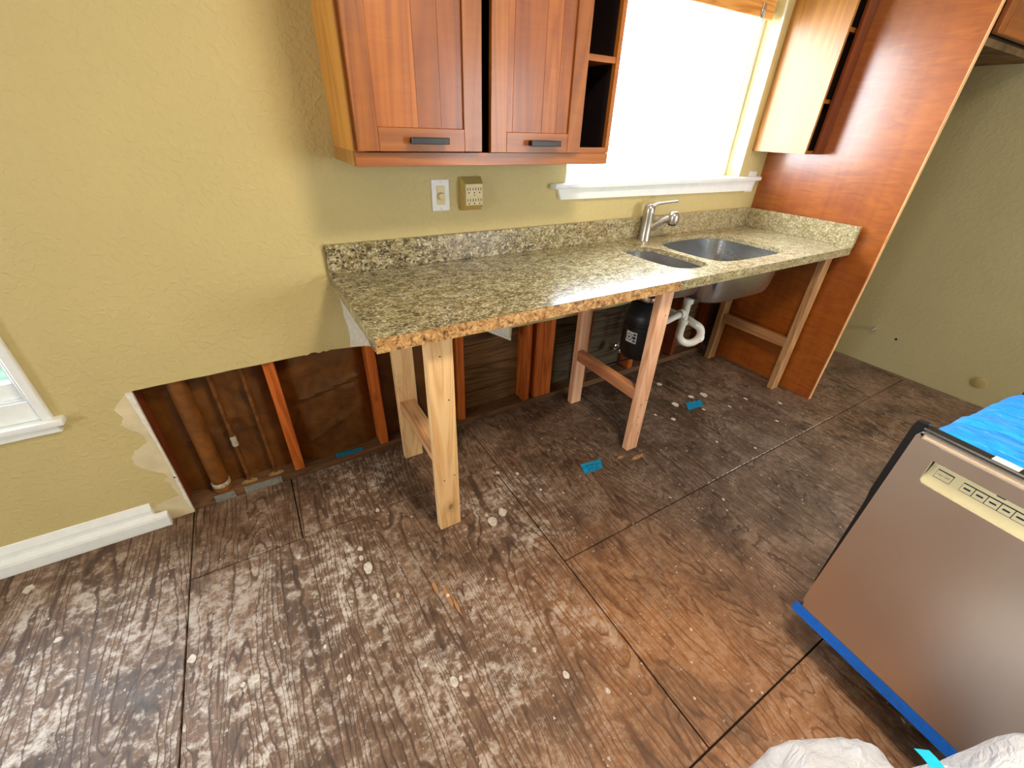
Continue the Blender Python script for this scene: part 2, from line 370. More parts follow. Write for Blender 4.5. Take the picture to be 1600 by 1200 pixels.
def tube(bm, pts, r, n=12, caps=True):
    pts = [Vector(p) for p in pts]; rs = r if hasattr(r, '__len__') else [r]*len(pts)
    rings = []; u = None
    for i, p in enumerate(pts):
        t = (pts[min(i+1, len(pts)-1)] - pts[max(i-1, 0)]).normalized()
        if u is None: u, w = frame_of(t)
        else:
            u = (u - t*u.dot(t)).normalized(); w = t.cross(u).normalized()
        rings.append([bm.verts.new(p + (u*math.cos(2*PI*k/n) + w*math.sin(2*PI*k/n))*rs[i]) for k in range(n)])
    for a, b in zip(rings, rings[1:]):
        for k in range(n): bm.faces.new((a[k], a[(k+1)%n], b[(k+1)%n], b[k]))
    if caps: bm.faces.new(rings[0][::-1]); bm.faces.new(rings[-1])
    return bm
def lathe(bm, prof, c=(0,0), n=24, axis='z'):
    """prof: (r, h) list"""
    rings = []
    for r, h in prof:
        ring = []
        for k in range(n):
            a = 2*PI*k/n
            p = (c[0]+r*math.cos(a), c[1]+r*math.sin(a), h)
            if axis == 'y': p = (c[0]+r*math.cos(a), h, c[1]+r*math.sin(a))
            if axis == 'x': p = (h, c[0]+r*math.cos(a), c[1]+r*math.sin(a))
            ring.append(bm.verts.new(p))
        rings.append(ring)
    for a, b in zip(rings, rings[1:]):
        for k in range(n): bm.faces.new((a[k], a[(k+1)%n], b[(k+1)%n], b[k]))
    bm.faces.new(rings[0][::-1]); bm.faces.new(rings[-1]); return bm
def slab(bm, outer, holes, h0, h1, to3d, mats=(0, 0)):
    """prism with holes; outline in 2D mapped by to3d(a, b, h)"""
    loops = [outer] + list(holes)
    flat = [Vector((a, b, 0)) for L in loops for a, b in L]
    tris = tessellate_polygon([[Vector((a, b, 0)) for a, b in L] for L in loops])
    lo = [bm.verts.new(to3d(p.x, p.y, h0)) for p in flat]; hi = [bm.verts.new(to3d(p.x, p.y, h1)) for p in flat]
    for t in tris:
        bm.faces.new([lo[i] for i in t]); bm.faces.new([hi[i] for i in t[::-1]])
    k = 0
    for L in loops:
        n = len(L)
        for i in range(n):
            a, b = k+i, k+(i+1) % n
            f = bm.faces.new((lo[a], lo[b], hi[b], hi[a])); f.material_index = mats[1]
        k += n
    return bm
def rect(x0, x1, y0, y1): return [(x0, y0), (x1, y0), (x1, y1), (x0, y1)]
XZ = lambda a, b, h: (a, h, b)
XY = lambda a, b, h: (a, b, h)
YZ = lambda a, b, h: (h, a, b)
def jag(p, q, n, amp, rnd=random):
    return [(p[0]+(q[0]-p[0])*i/n+rnd.uniform(-amp, amp), p[1]+(q[1]-p[1])*i/n+rnd.uniform(-amp, amp)) for i in range(1, n)]
def chaikin(pts, it=2):
    for _ in range(it):
        q = []
        for i in range(len(pts)):
            a, b = pts[i], pts[(i+1) % len(pts)]
            q += [(a[0]*.75+b[0]*.25, a[1]*.75+b[1]*.25), (a[0]*.25+b[0]*.75, a[1]*.25+b[1]*.75)]
        pts = q
    return pts
def grid(bm, nu, nv, fn):
    vs = [[bm.verts.new(fn(i/nu, j/nv)) for j in range(nv+1)] for i in range(nu+1)]
    for i in range(nu):
        for j in range(nv): bm.faces.new((vs[i][j], vs[i+1][j], vs[i+1][j+1], vs[i][j+1]))
    return vs

# ================================================================== SETTING
XL, XR, YF, ZC = -3.2, 3.479, -4.2, 2.45
# ---- floor with plywood sheets
fl = struct(obj('floor', box(BM(), XL, XR, YF, .118, -.06, -.018), MAT['dark']))
g = .0022
sheets = [(XL, -.70, -1.9, .0), (-.70, -.33, -.35, .0), (-.33, .545, -.35, .0), (-.70, .515, -1.595, -.35), (.545, XR, -.94, .0), (.515, XR, -1.595, -.94),
          (-.70, 1.10, -2.8, -1.595), (1.10, XR, -2.8, -1.595), (XL, -.70, YF, -1.9), (-.70, XR, YF, -2.8)]
for i, (a, b, c, d) in enumerate(sheets):
    dz = random.uniform(-.0012, .0)
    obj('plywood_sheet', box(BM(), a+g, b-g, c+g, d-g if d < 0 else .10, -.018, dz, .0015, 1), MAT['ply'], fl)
# one sheet's edge strip filled in the seam between the second and fourth sheets
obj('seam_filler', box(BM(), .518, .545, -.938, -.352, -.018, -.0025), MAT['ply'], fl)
# chalk line along the seam
bm = BM()
for i in range(34):
    x = 1.36 + i*.034; L = random.uniform(.010, .030)
    box(bm, x, x+L, -.9375+random.uniform(-.001, .001), -.9345, .0, .0007)
o = obj('chalk_line', bm, MAT['plaster'], fl); o['kind'] = 'stuff'
# plaster splashes stuck to the sheets
spots = [(-.037,-.353,.012),(-.147,-.509,.013),(-.187,-.497,.011),(-.142,-.606,.026),(-.153,-.554,.012),(-.356,-.438,.009),(-.15,-.732,.012),(.219,-.861,.006),
 (.284,-1.259,.012),(-.283,-.946,.011),(-.291,-.87,.008),(-.329,-.817,.007),(-.075,-1.024,.007),(-.017,-1.108,.016),(.363,-.643,.026),(.423,-.618,.022),(.239,-.873,.005),
 (.239,-1.15,.009),(.64,-.589,.007),(.073,-.85,.008),(-.079,-.764,.009),(1.75,-.401,.028),(1.909,-.389,.02),(2.002,-.413,.03),(1.846,-.185,.02),(2.202,-.567,.016),(2.033,-.573,.012),
 (1.863,-.521,.012),(.355,-.6,.01),(.719,-.655,.006),(1.807,-.888,.008),(-.52,-.811,.014),(-.633,-.707,.01),(-.553,-.811,.009),(-.682,-.658,.015),(-1.17,-.125,.02),(-1.041,-.391,.012),
 (.003,-1.109,.009),(.366,-1.355,.01),(1.669,-.755,.007),(1.336,-1.037,.008),(.52,-.40,.012),(.60,-.45,.009),(1.62,-.50,.014),(1.56,-.42,.011),(2.35,-.70,.014),(2.15,-.80,.01)]
for x, y, r in spots:
    ph = random.uniform(0, 6.28); n = 11; el = random.uniform(.6, 1)
    pts = [(x+r*el*random.uniform(.65, 1.15)*math.cos(2*PI*k/n+ph), y+r*random.uniform(.65, 1.15)*math.sin(2*PI*k/n+ph)) for k in range(n)]
    obj('plaster_splash', slab(BM(), chaikin(pts, 1), [], -.0015, .0012, XY), MAT['plaster'], fl)
for x, y, a, b in ((.073, -.85, .012, .05), (.085, -.90, .006, .04), (-.079, -.764, .006, .03), (.045, -.80, .008, .03), (1.20, -.64, .05, .012), (1.12, -.60, .03, .010)):
    n = 10; pts = [(x+a*random.uniform(.6, 1.1)*math.cos(2*PI*k/n), y+b*random.uniform(.7, 1.1)*math.sin(2*PI*k/n)) for k in range(n)]
    obj('veneer_scar', slab(BM(), pts, [], -.0015, .0006, XY), MAT['scar'], fl)
bm = BM()
for i in range(420):
    x = random.uniform(-1.3, 2.5); y = random.uniform(-1.6, -.02); r = random.uniform(.0015, .0045)
    a = random.uniform(0, 6.28)
    v = [bm.verts.new((x+r*math.cos(a+k*2.1), y+r*1.3*math.sin(a+k*2.1), .0006)) for k in range(3)] + [bm.verts.new((x, y, .002))]
    for q in ((0,1,3), (1,2,3), (2,0,3)): bm.faces.new([v[i] for i in q])
o = obj('plaster_crumbs', bm, MAT['plaster'], fl); o['kind'] = 'stuff'

# ---- back wall (drywall sheet with hole, openings)
rnd = random.Random(3)
out = [(XL, 0.0), (-.697, 0.0), (-.696, .20), (-.698, .40), (-.697, .596)]
out += jag((-.697, .597), (-.17, .604), 7, .0015, rnd) + [(-.17, .604)] + jag((-.17, .604), (-.05, .606), 8, .005, rnd) + [(-.05, .606), (.03, .598), (.085, .592)]
out += [(.20, .556), (.674, .539), (.809, .461), (.814, .53), (1.28, .525), (1.72, .53), (2.30, .535), (2.60, .54), (2.60, 0.0), (XR, 0.0), (XR, ZC), (XL, ZC)]
KW = (1.07, 2.34, 1.19, 2.08)      # kitchen window opening
LW = (-1.78, -.930, .575, 1.66)    # left window opening
wb = struct(obj('wall_back', slab(BM(), out, [rect(*KW), rect(*LW)], 0.0, .0127, XZ, (0, 1)), [MAT['wall'], MAT['gypsum']]))
# torn paint showing paper along the cut
patch = [(-.715,.594),(-.732,.573),(-.763,.539),(-.752,.499),(-.769,.479),(-.752,.452),(-.733,.428),(-.725,.387),(-.746,.372),(-.771,.36),(-.79,.333),(-.786,.296),(-.762,.262),(-.727,.233),(-.721,.205),(-.738,.201),(-.725,.182),(-.72,.14),(-.719,.106),(-.739,.103),(-.763,.102),(-.785,.093),(-.818,.086),(-.823,.004),(-.6965,.004),(-.6972,.594)]
pp = []
for i in range(len(patch)):
    a, b = patch[i], patch[(i+1) % len(patch)]; pp.append(a)
    if i < 23: pp += jag(a, b, 3, .0035, rnd)
obj('torn_paper_patch', slab(BM(), pp, [], -.0009, .0, XZ), MAT['paper'], wb)
bm = BM(); ridge = [(-.716,.592),(-.704,.395),(-.701,.271),(-.707,.079)]
rp = []
for i in range(3): rp += [ridge[i]] + jag(ridge[i], ridge[i+1], 8, .002, rnd)
rp += [ridge[-1]] + [(-.700, .02), (-.6962, .004), (-.6962, .20), (-.6975, .594)]
obj('cut_edge_paper', slab(bm, rp, [], -.0024, -.0009, XZ), MAT['gypsum'], wb)
up = [(.022,.800)] + jag((.022,.80), (.032,.664), 5, .003, rnd) + [(.034,.660), (.030, .612), (.027,.602), (.085,.594), (.20,.558), (.674,.541), (.80,.470), (.80,.868), (.022,.868)]
obj('unpainted_patch', slab(BM(), up, [], -.0008, .0, XZ), MAT['gypsum'], wb)
obj('screw_hole', lathe(BM(), [(.0035, -.0030), (.0035, -.0022)], (-.7025, .20), 10, 'y'), MAT['ink'], wb)
# cavity: studs, plate, sheathing, insulation
studs = [(-.742,-.6985,'fir_dark'),(-.303,-.262,'fir'),(.086,.126,'fir'),(.506,.548,'fir'),(.915,.953,'fir'),(.992,1.029,'fir'),(1.031,1.067,'fir'),(1.069,1.105,'fir'),
         (1.34,1.378,'fir_dark'),(1.742,1.78,'fir'),(2.15,2.188,'fir_dark'),(2.46,2.498,'fir_dark')]
for a, b, m in studs:
    obj('stud', box(BM(), a, b, .0135, .100, .040, 1.12 if a > -.8 else 1.12, .002, 1), MAT[m], wb)
obj('bottom_plate', box(BM(), -.80, 2.55, .0135, .100, .0, .038, .002, 1), MAT['fir_x'], wb)
# sheathing boards across the outside of the frame
z = .0; i = 0
for z in [k*.142 for k in range(8)]:
    for (a, b, m) in ((-.80, .55, 'sheath'), (.55, 1.07, 'sheath'), (1.07, 2.25, 'sheath_grey'), (2.25, 3.2, 'sheath')):
        obj('sheathing_board', box(BM(), a, b-.002, .101+random.uniform(0, .003), .118, z+.0015, z+.1405, .002, 1), MAT[m], wb)
def batt(x0, x1, z0, z1, bulge, seed, crease=None):
    def fn(u, v):
        x = x0+(x1-x0)*u; zz = z0+(z1-z0)*v
        e = min(1, min(u, 1-u)*7); y = .092 - bulge*e
        y += mnoise.noise(Vector((x*9+seed, zz*9, seed)))*.010*e + mnoise.noise(Vector((x*30+seed, zz*22, seed)))*.003*e
        if crease:
            for (ca, cb, cd) in crease:
                dd = abs((zz-ca) - cb*(x-x0)); y -= cd*math.exp(-(dd/.012)**2)*e
        return (x, min(max(y, .03), .098), zz)
    b = BM(); grid(b, 36, 44, fn); return b
obj('insulation_batt', batt(-.6975, -.304, .04, .75, .012, 1.3, [(.30, .02, .007), (.31, .015, -.006)]), MAT['kraft'], wb, smooth=True)
obj('insulation_batt', batt(-.261, .085, .04, .75, .030, 4.1, [(.36, .22, .012), (.12, .5, .008), (.345, .2, -.008)]), MAT['kraft'], wb, smooth=True)
obj('insulation_batt', batt(.127, .505, .04, .75, .010, 7.7), MAT['kraft'], wb, smooth=True)
# splinter of old paneling above the drywall gap
obj('drywall_flap', slab(BM(), [(.665, .545), (.805, .463), (.808, .475), (.672, .556)], [], -.006, .0, XZ), MAT['gypsum'], wb)
# wall outside face above the studs, with the same openings
ow = [(XL, -.4), (XR, -.4), (XR, ZC), (XL, ZC)]
struct(obj('wall_back_outer', slab(BM(), ow, [rect(KW[0]+.02, KW[1]-.02, KW[2]-.02, KW[3]-.02), rect(LW[0]+.02, LW[1]-.02, LW[2]+.02, LW[3]-.02)], .119, .15, XZ), MAT['concrete']))
# ---- other walls, ceiling
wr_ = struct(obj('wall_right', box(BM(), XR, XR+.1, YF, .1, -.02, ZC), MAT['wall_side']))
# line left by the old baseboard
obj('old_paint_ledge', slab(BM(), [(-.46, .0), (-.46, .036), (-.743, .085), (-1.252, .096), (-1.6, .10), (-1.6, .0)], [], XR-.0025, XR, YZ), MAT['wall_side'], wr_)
obj('wall_hole', lathe(BM(), [(.008, XR-.0012), (.008, XR)], (-.779, .228), 12, 'x'), MAT['dark'], wr_)
struct(obj('wall_left', slab(BM(), rect(YF, .1, -.02, ZC), [rect(-2.4, -1.4, .95, 1.95)], XL-.1, XL, YZ), MAT['wall']))
struct(obj('wall_front', slab(BM(), rect(XL, XR, -.02, ZC), [rect(2.0, 3.2, .8, 2.0)], YF-.1, YF, XZ), MAT['wall']))
struct(obj('ceiling', box(BM(), XL-.1, XR+.1, YF-.1, .15, ZC, ZC+.1), MAT['ceiling']))
# unseen fitting added around the warm fill light
t = thing('fill_light_fitting', 'unseen round ceiling fitting added for the warm fill light', 'lamp', (.6, -1.6, ZC))
obj('base', lathe(BM(), [(.19, ZC), (.21, ZC-.012), (.21, ZC-.03), (.19, ZC-.035)], (.6, -1.6), 28), MAT['trim'], t, smooth=True)

# ---- kitchen window
w1 = struct(obj('window_1', BM(), MAT['trim'])); WM['window_1'] = Matrix.Identity(4)
x0, x1, z0, z1 = KW
bm = BM()                                                      # painted returns
box(bm, x0-.012, x0, .0131, .119, z0, z1); box(bm, x1, x1+.012, .0131, .119, z0, z1); box(bm, x0, x1, .0131, .119, z1, z1+.012)
obj('drywall_return', bm, MAT['wall'], w1)
bm = BM(); fy0, fy1 = .095, .135
slab(bm, rect(x0, x1, z0, z1), [rect(x0+.035, x1-.035, z0+.035, z1-.035)], fy0, fy1, XZ)
obj('window_frame', bm, MAT['trim'], w1)
s_ = obj('sash', slab(BM(), rect(x0+.0355, x1-.0355, z0+.0355, z1-.0355), [rect(x0+.055, x1-.055, z0+.055, z1-.055)], .106, .124, XZ), MAT['trim'], w1)
obj('pane', box(BM(), x0+.05, x1-.05, .112, .118, z0+.05, z1-.05), MAT['glass'], s_)
bm = BM(); box(bm, .985, 2.50, -.048, .0, 1.176, 1.196, .004); box(bm, x0, x1, .0, .095, 1.176, 1.194)
obj('sill', bm, MAT['trim'], w1, smooth=True)
obj('apron', slab(BM(), [(1.02, 1.176), (1.04, 1.128), (2.475, 1.118), (2.495, 1.176)], [], -.018, .0, XZ), MAT['trim'], w1)
# ---- left window
w2 = struct(obj('window_2', BM(), MAT['trim'])); WM['window_2'] = Matrix.Identity(4)
x0, x1, z0, z1 = LW
bm = BM(); box(bm, x1, x1+.025, -.018, .0, .562, z1+.06, .003, 1); box(bm, x0, x1, -.004, .0, .5625, .634, .002, 1); box(bm, x0-.05, x0, -.018, .0, .562, z1+.06, .003, 1); box(bm, x0, x1, -.018, .0, z1, z1+.06, .003, 1)
obj('casing', bm, MAT['trim'], w2)
bm = BM(); slab(bm, rect(x0+.001, x1-.001, z0+.001, z1-.001), [rect(x0+.02, x1-.006, z0+.06, z1-.02)], .014, .118, XZ); obj('window_frame', bm, MAT['trim'], w2)
bm = BM(); box(bm, x1-.010, x1, -.006, .012, .636, z1, .002, 1); obj('stop_bead', bm, MAT['trim'], w2)
s_ = obj('sash', slab(BM(), rect(x0+.021, x1-.007, z0+.061, z1-.021), [rect(x0+.05, x1-.026, .690, z1-.05)], .022, .050, XZ), MAT['trim'], w2)
obj('pane', box(BM(), x0+.05, x1-.026, .033, .039, .690, z1-.05), MAT['glass'], s_)
bm = BM(); box(bm, x0-.09, -.882, -.034, .012, .540, .562, .004); obj('sill', bm, MAT['trim'], w2, smooth=True)
bm = BM(); slab(bm, [(x0-.05, .538), (-.908, .538), (-.902, .512), (x0-.05, .512)], [], -.016, .0, XZ); obj('apron', bm, MAT['trim'], w2)
# windows behind the camera
def plainwin(name, xs, ys, zs, ax):
    w = struct(obj(name, BM(), MAT['trim'])); WM[name] = Matrix.Identity(4)
    if ax == 'y':
        obj('window_frame', slab(BM(), rect(xs[0], xs[1], zs[0], zs[1]), [rect(xs[0]+.05, (xs[0]+xs[1])/2-.03, zs[0]+.05, zs[1]-.05), rect((xs[0]+xs[1])/2+.03, xs[1]-.05, zs[0]+.05, zs[1]-.05)], ys-.07, ys-.03, XZ), MAT['trim'], w)
        obj('pane', box(BM(), xs[0]+.04, xs[1]-.04, ys-.053, ys-.048, zs[0]+.04, zs[1]-.04), MAT['glass'], w)
    else:
        obj('window_frame', slab(BM(), rect(xs[0], xs[1], zs[0], zs[1]), [rect(xs[0]+.05, (xs[0]+xs[1])/2-.03, zs[0]+.05, zs[1]-.05), rect((xs[0]+xs[1])/2+.03, xs[1]-.05, zs[0]+.05, zs[1]-.05)], ys-.07, ys-.03, YZ), MAT['trim'], w)
        obj('pane', box(BM(), ys-.053, ys-.048, xs[0]+.04, xs[1]-.04, zs[0]+.04, zs[1]-.04), MAT['glass'], w)
plainwin('window_3', (2.0, 3.2), YF, (.8, 2.0), 'y'); plainwin('added_window', (-2.4, -1.4), XL, (.95, 1.95), 'x')  # second one, in the left wall, is added to brighten the left part
# ---- baseboard, left of the hole
bb = struct(obj('baseboard_back', BM(), MAT['trim'])); WM['baseboard_back'] = Matrix.Identity(4)
def extr(prof, xa, xb, name, mat, skew=0):
    b = BM(); lo = [b.verts.new((xa, y, z)) for y, z in prof]; hi = [b.verts.new((xb + skew*(-y), y, z)) for y, z in prof]
    n = len(prof)
    for i in range(n): b.faces.new((lo[i], lo[(i+1)%n], hi[(i+1)%n], hi[i]))
    b.faces.new(lo[::-1]); b.faces.new(hi); return obj(name, b, mat, bb)
extr([(0, .004), (-.014, .004), (-.014, .085), (-.011, .092), (-.008, .100), (-.004, .110), (0, .112)], XL, -.812, 'base_moulding', MAT['trim'])
extr([(-.0142, .0), (-.034, .0), (-.036, .004), (-.036, .046), (-.033, .056), (-.024, .062), (-.0142, .064)], XL, -.770, 'base_board', MAT['trim'])

# ================================================================== COUNTER
H, TH, CDY, L = .914, .04, -.642, 2.536
ct = thing('countertop', 'speckled olive and cream granite countertop propped on lumber frames along the wall', 'countertop', (1.2, -.32, .874))
def bez(pts, it=3): return chaikin(pts, it)
small = bez([(1.318,-.172),(1.385,-.160),(1.452,-.165),(1.495,-.225),(1.512,-.30),(1.514,-.43),(1.510,-.515),(1.480,-.545),(1.385,-.545),(1.318,-.515),(1.292,-.43),(1.288,-.30),(1.292,-.21)], 3)
large = bez([(1.585,-.175),(1.66,-.118),(1.76,-.097),(1.90,-.093),(2.03,-.108),(2.098,-.160),(2.112,-.26),(2.114,-.42),(2.106,-.515),(2.06,-.547),(1.88,-.550),(1.67,-.547),(1.585,-.515),(1.560,-.42),(1.555,-.26)], 3)
SX = 1.197
# build the slab as one ring around the cutouts, split by the front seam groove
bm = slab(BM(), [(0.0, -.001), (0.0, CDY)] + [(SX-.0012, CDY), (SX, CDY+.004), (SX+.0012, CDY)] + [(L, CDY), (L, -.001)], [small[::-1], large[::-1], [(1.572+.017*math.cos(k*.7854), -.068+.017*math.sin(k*.7854)) for k in range(8)]], H-.021, H, XY, (0, 0))
box(bm, .0, SX-.0012, CDY, CDY+.030, H-TH, H-.0211); box(bm, SX+.0012, L, CDY, CDY+.030, H-TH, H-.0211); box(bm, .0, .030, CDY+.0301, -.001, H-TH, H-.0211)
for f in bm.faces:
    c = f.calc_center_median()
    f.normal_update()
    if abs(c.y-CDY) < .001 and c.x < SX and abs(f.normal.z) < .5: f.material_index = 1
es = [e for e in bm.edges if all(abs(v.co.z-H) < 1e-4 for v in e.verts) and (all(abs(v.co.y-CDY) < 1e-4 for v in e.verts) or all(abs(v.co.x) < 1e-4 for v in e.verts))]
bmesh.ops.bevel(bm, geom=es, offset=.003, segments=2, affect='EDGES')
obj('slab', bm, [MAT['granite'], MAT['granite_edge']], ct)
obj('back_splash', box(BM(), 0.0, L, -.022, -.001, H, H+.106, .0015, 1), MAT['granite'], ct)
obj('side_splash', box(BM(), L-.021, L-.0005, CDY-.004, -.0225, H, H+.106, .0015, 1), MAT['granite'], ct)
# ---- sink
sk = thing('kitchen_sink', 'undermount stainless double bowl sink set under the granite at the window', 'sink', (1.72, -.32, .67))
def bowl(outline, zb, name, inset, drain):
    b = BM(); cx = sum(p[0] for p in outline)/len(outline); cy = sum(p[1] for p in outline)/len(outline)
    lv = [(1.06, H-.022), (1.015, H-.022), (1.015, H-.030), (1.0-.1*inset, zb+.05), (1.0-.22*inset, zb+.018), (1.0-.5*inset, zb+.003), (.15, zb), ]
    rings = []
    for s, zz in lv: rings.append([b.verts.new((cx+(x-cx)*s, cy+(y-cy)*s, zz)) for x, y in outline])
    n = len(outline)
    for a, c in zip(rings, rings[1:]):
        for k in range(n): b.faces.new((a[k], a[(k+1)%n], c[(k+1)%n], c[k]))
    b.faces.new(rings[-1])
    o = obj(name, b, MAT['sink'], sk, smooth=True)
    md = o.modifiers.new('thick', 'SOLIDIFY'); md.thickness = .0018; md.offset = 0
    obj('drain_flange', lathe(BM(), [(.055, zb+.001), (.055, zb+.004), (.040, zb+.005), (.036, zb-.004), (.034, zb-.03)], drain, 24), MAT['chrome'], o, smooth=True)
    return o
bowl(small, .760, 'small_bowl', .55, (1.400, -.345)); bowl(large, .690, 'large_bowl', .35, (1.83, -.32))
# ---- faucet
fc = thing('faucet', 'brushed nickel pull-out faucet with a lever handle behind the sink', 'faucet', (1.572, -.068, H))
fx, fy = 1.572, -.068
obj('body', lathe(BM(), [(.031, H), (.031, H+.006), (.029, H+.012), (.027, H+.10), (.0285, H+.135), (.0285, H+.150), (.024, H+.162)], (fx, fy), 28), MAT['nickel'], fc, smooth=True)
bm = BM(); tube(bm, [(fx+.004, fy-.004, H+.058), (fx+.03, fy-.026, H+.082), (fx+.06, fy-.052, H+.104), (fx+.082, fy-.071, H+.118)], [.021, .018, .017, .018], 18); obj('spout', bm, MAT['nickel'], fc, smooth=True)
hx, hy = fx+.094, fy-.082
hd = obj('spray_head', lathe(BM(), [(.013, H+.152), (.022, H+.147), (.029, H+.132), (.0295, H+.104), (.027, H+.092), (.020, H+.091)], (hx, hy), 24), MAT['nickel'], fc, smooth=True)
obj('nozzle', lathe(BM(), [(.0195, H+.0915), (.0195, H+.084), (.012, H+.083)], (hx, hy), 20), MAT['black'], hd, smooth=True)
bm = BM()
P = [(fx-.004, fy+.004, H+.158, .0215, .010), (fx+.012, fy-.006, H+.172, .020, .011), (fx+.04, fy-.024, H+.183, .0135, .0075), (fx+.08, fy-.044, H+.189, .0095, .0055), (fx+.122, fy-.064, H+.195, .0085, .005)]
dirv = Vector((.122, -.064, .04)).normalized(); sd = dirv.cross(Vector((0,0,1))).normalized(); upv = sd.cross(dirv)
rings = [[bm.verts.new(Vector(p[:3]) + sd*p[3]*math.cos(2*PI*k/16) + upv*p[4]*math.sin(2*PI*k/16)) for k in range(16)] for p in P]
for a, b in zip(rings, rings[1:]):
    for k in range(16): bm.faces.new((a[k], a[(k+1)%16], b[(k+1)%16], b[k]))
bm.faces.new(rings[0][::-1]); bm.faces.new(rings[-1])
obj('lever_handle', bm, MAT['nickel'], fc, smooth=True)
obj('cap', lathe(BM(), [(.0285, H+.149), (.0275, H+.162), (.022, H+.174), (.009, H+.181)], (fx, fy), 24), MAT['nickel'], fc, smooth=True)

# ================================================================== SUPPORT FRAMES
def support(label, fx0, fx1, rx0, rx1, fy, ry, zr, mf, my, flat=True, depth=.038, screws=()):
    t = thing('support_frame', label, 'support frame', (fx0, fy, 0))
    bz = H-.0225
    fl_ = obj('leg', box(BM(), fx0, fx1, fy, fy+depth, .001, bz, .004, 2), MAT[mf], t)
    obj('leg', box(BM(), rx0, rx1, ry, ry+depth, .001, bz, .004, 2), MAT[mf], t)
    if flat: a, b = max(fx0, rx0)+.004, min(fx1, rx1)-.002; h = .038
    else: a, b = fx0+.004, fx0+.042; h = .06
    obj('rung', box(BM(), a, b, fy+depth+.0005, ry-.0005, zr, zr+h, .003, 2), MAT[my], t)
    for x, z in screws: obj('screw_head', lathe(BM(), [(.0028, fy-.0008), (.0028, fy+.001)], (x, z), 8, 'y'), MAT['ink'], fl_)
    return t
support('pale pine H-shaped lumber frame under the left end of the granite counter', .157, .246, .170, .259, -.582, -.102, .298, 'leg1', 'leg1y', True, .038, ((.222, .62), (.228, .275), (.186, .265), (.20, .79)))
support('pinkish fir H-shaped lumber frame beside the black disposal unit', 1.178, 1.248, 1.184, 1.256, -.582, -.102, .300, 'leg2', 'leg2y', False, .038, ((1.20, .285), (1.236, .30), (1.206, .21), (1.21, .16), (1.225, .74), (1.232, .10)))
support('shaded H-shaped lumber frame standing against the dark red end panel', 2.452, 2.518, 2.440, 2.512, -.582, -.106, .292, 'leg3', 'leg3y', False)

# ================================================================== PLUMBING
dp = thing('garbage_disposal', 'black garbage disposal hanging under the small sink bowl', 'disposal', (1.40, -.335, .38))
c = (1.40, -.335)
obj('body', lathe(BM(), [(.070, .695), (.082, .685), (.100, .640), (.104, .632), (.104, .600), (.101, .597), (.101, .585), (.104, .582), (.104, .560), (.101, .557), (.101, .545), (.104, .542), (.104, .430), (.095, .405), (.060, .395)], c, 36), MAT['black'], dp, smooth=True)
obj('mounting_ring', lathe(BM(), [(.062, .735), (.078, .733), (.080, .722), (.078, .712), (.062, .697)], c, 32), MAT['chrome'], dp, smooth=True)
obj('neck', lathe(BM(), [(.045, .760), (.048, .75), (.048, .735)], c, 24), MAT['black'], dp, smooth=True)
def onCyl(a0, a1, z0, z1, r, n=8):
    b = BM(); vs = [[b.verts.new((c[0]+r*math.cos(a0+(a1-a0)*i/n), c[1]+r*math.sin(a0+(a1-a0)*i/n), z)) for z in (z0, z1)] for i in range(n+1)]
    for i in range(n): b.faces.new((vs[i][0], vs[i+1][0], vs[i+1][1], vs[i][1]))
    return b
A = math.atan2(-1.35, -1.61)                    # towards the room
lb = obj('label', onCyl(A-.80, A-.22, .498, .556, .1046), MAT['label'], dp)
for a, b, z0, z1 in ((A-.42, A-.25, .5395, .549), (A-.42, A-.25, .505, .514), (A-.42, A-.26, .519, .535)):
    obj('print', onCyl(a, b, z0, z1, .1050), MAT['ink'] if z1-z0 < .02 else MAT['solder'], lb)
bm = BM(); n = 24
for r0, r1 in ((.015, .0185), (.0, .006)):
    vs = []
    for k in range(n):
        t_ = 2*PI*k/n
        for rr in (r0, r1):
            a = A-.61 + rr*math.cos(t_)/.105; z = .527+rr*math.sin(t_); vs.append(bm.verts.new((c[0]+.1051*math.cos(a), c[1]+.1051*math.sin(a), z)))
    for k in range(n): bm.faces.new((vs[2*k], vs[2*k+1], vs[(2*k+3) % (2*n)], vs[(2*k+2) % (2*n)]))
obj('emblem', bm, MAT['ink'], lb)
obj('power_cord', tube(BM(), [(1.36, -.36, .40), (1.33, -.30, .36), (1.29, -.18, .27), (1.27, -.06, .22), (1.27, .03, .25)], .0045, 8), MAT['cable'], dp, smooth=True)
dt = thing('sink_drain_trap', 'white plastic drain trap looping under the large sink bowl', 'drain pipe', (1.72, -.33, .40))
tx, ty = 1.715, -.33
obj('tailpiece', tube(BM(), [(tx+.02, ty, .686), (tx+.008, ty, .655), (tx, ty, .62), (tx, ty, .515)], .017, 16), MAT['pvc'], dt, smooth=True)
for z in (.640, .520): obj('slip_nut', lathe(BM(), [(.019, z+.016), (.025, z+.014), (.026, z-.010), (.020, z-.014)], (tx, ty), 12), MAT['pvc'], dt, smooth=True)
obj('side_inlet', tube(BM(), [(1.50, ty, .545), (1.58, ty, .552), (1.65, ty, .568), (tx-.012, ty, .576)], .0165, 16), MAT['pvc'], dt, smooth=True)
obj('inlet_nut', lathe(BM(), [(.019, tx-.050), (.025, tx-.048), (.025, tx-.024), (.019, tx-.020)], (ty, .573), 12, 'x'), MAT['pvc'], dt, smooth=True)
R_ = .058; ex_, ey_ = .82, -.57; cx, cy, cz = tx+(R_-.004)*ex_, ty+(R_-.004)*ey_, .452
pts = [(tx, ty, .52), (tx-.002, ty+.001, .49)] + [(cx+R_*math.cos(a)*ex_, cy+R_*math.cos(a)*ey_, cz+R_*math.sin(a)) for a in [PI+k*PI/14 for k in range(0, 20)]]
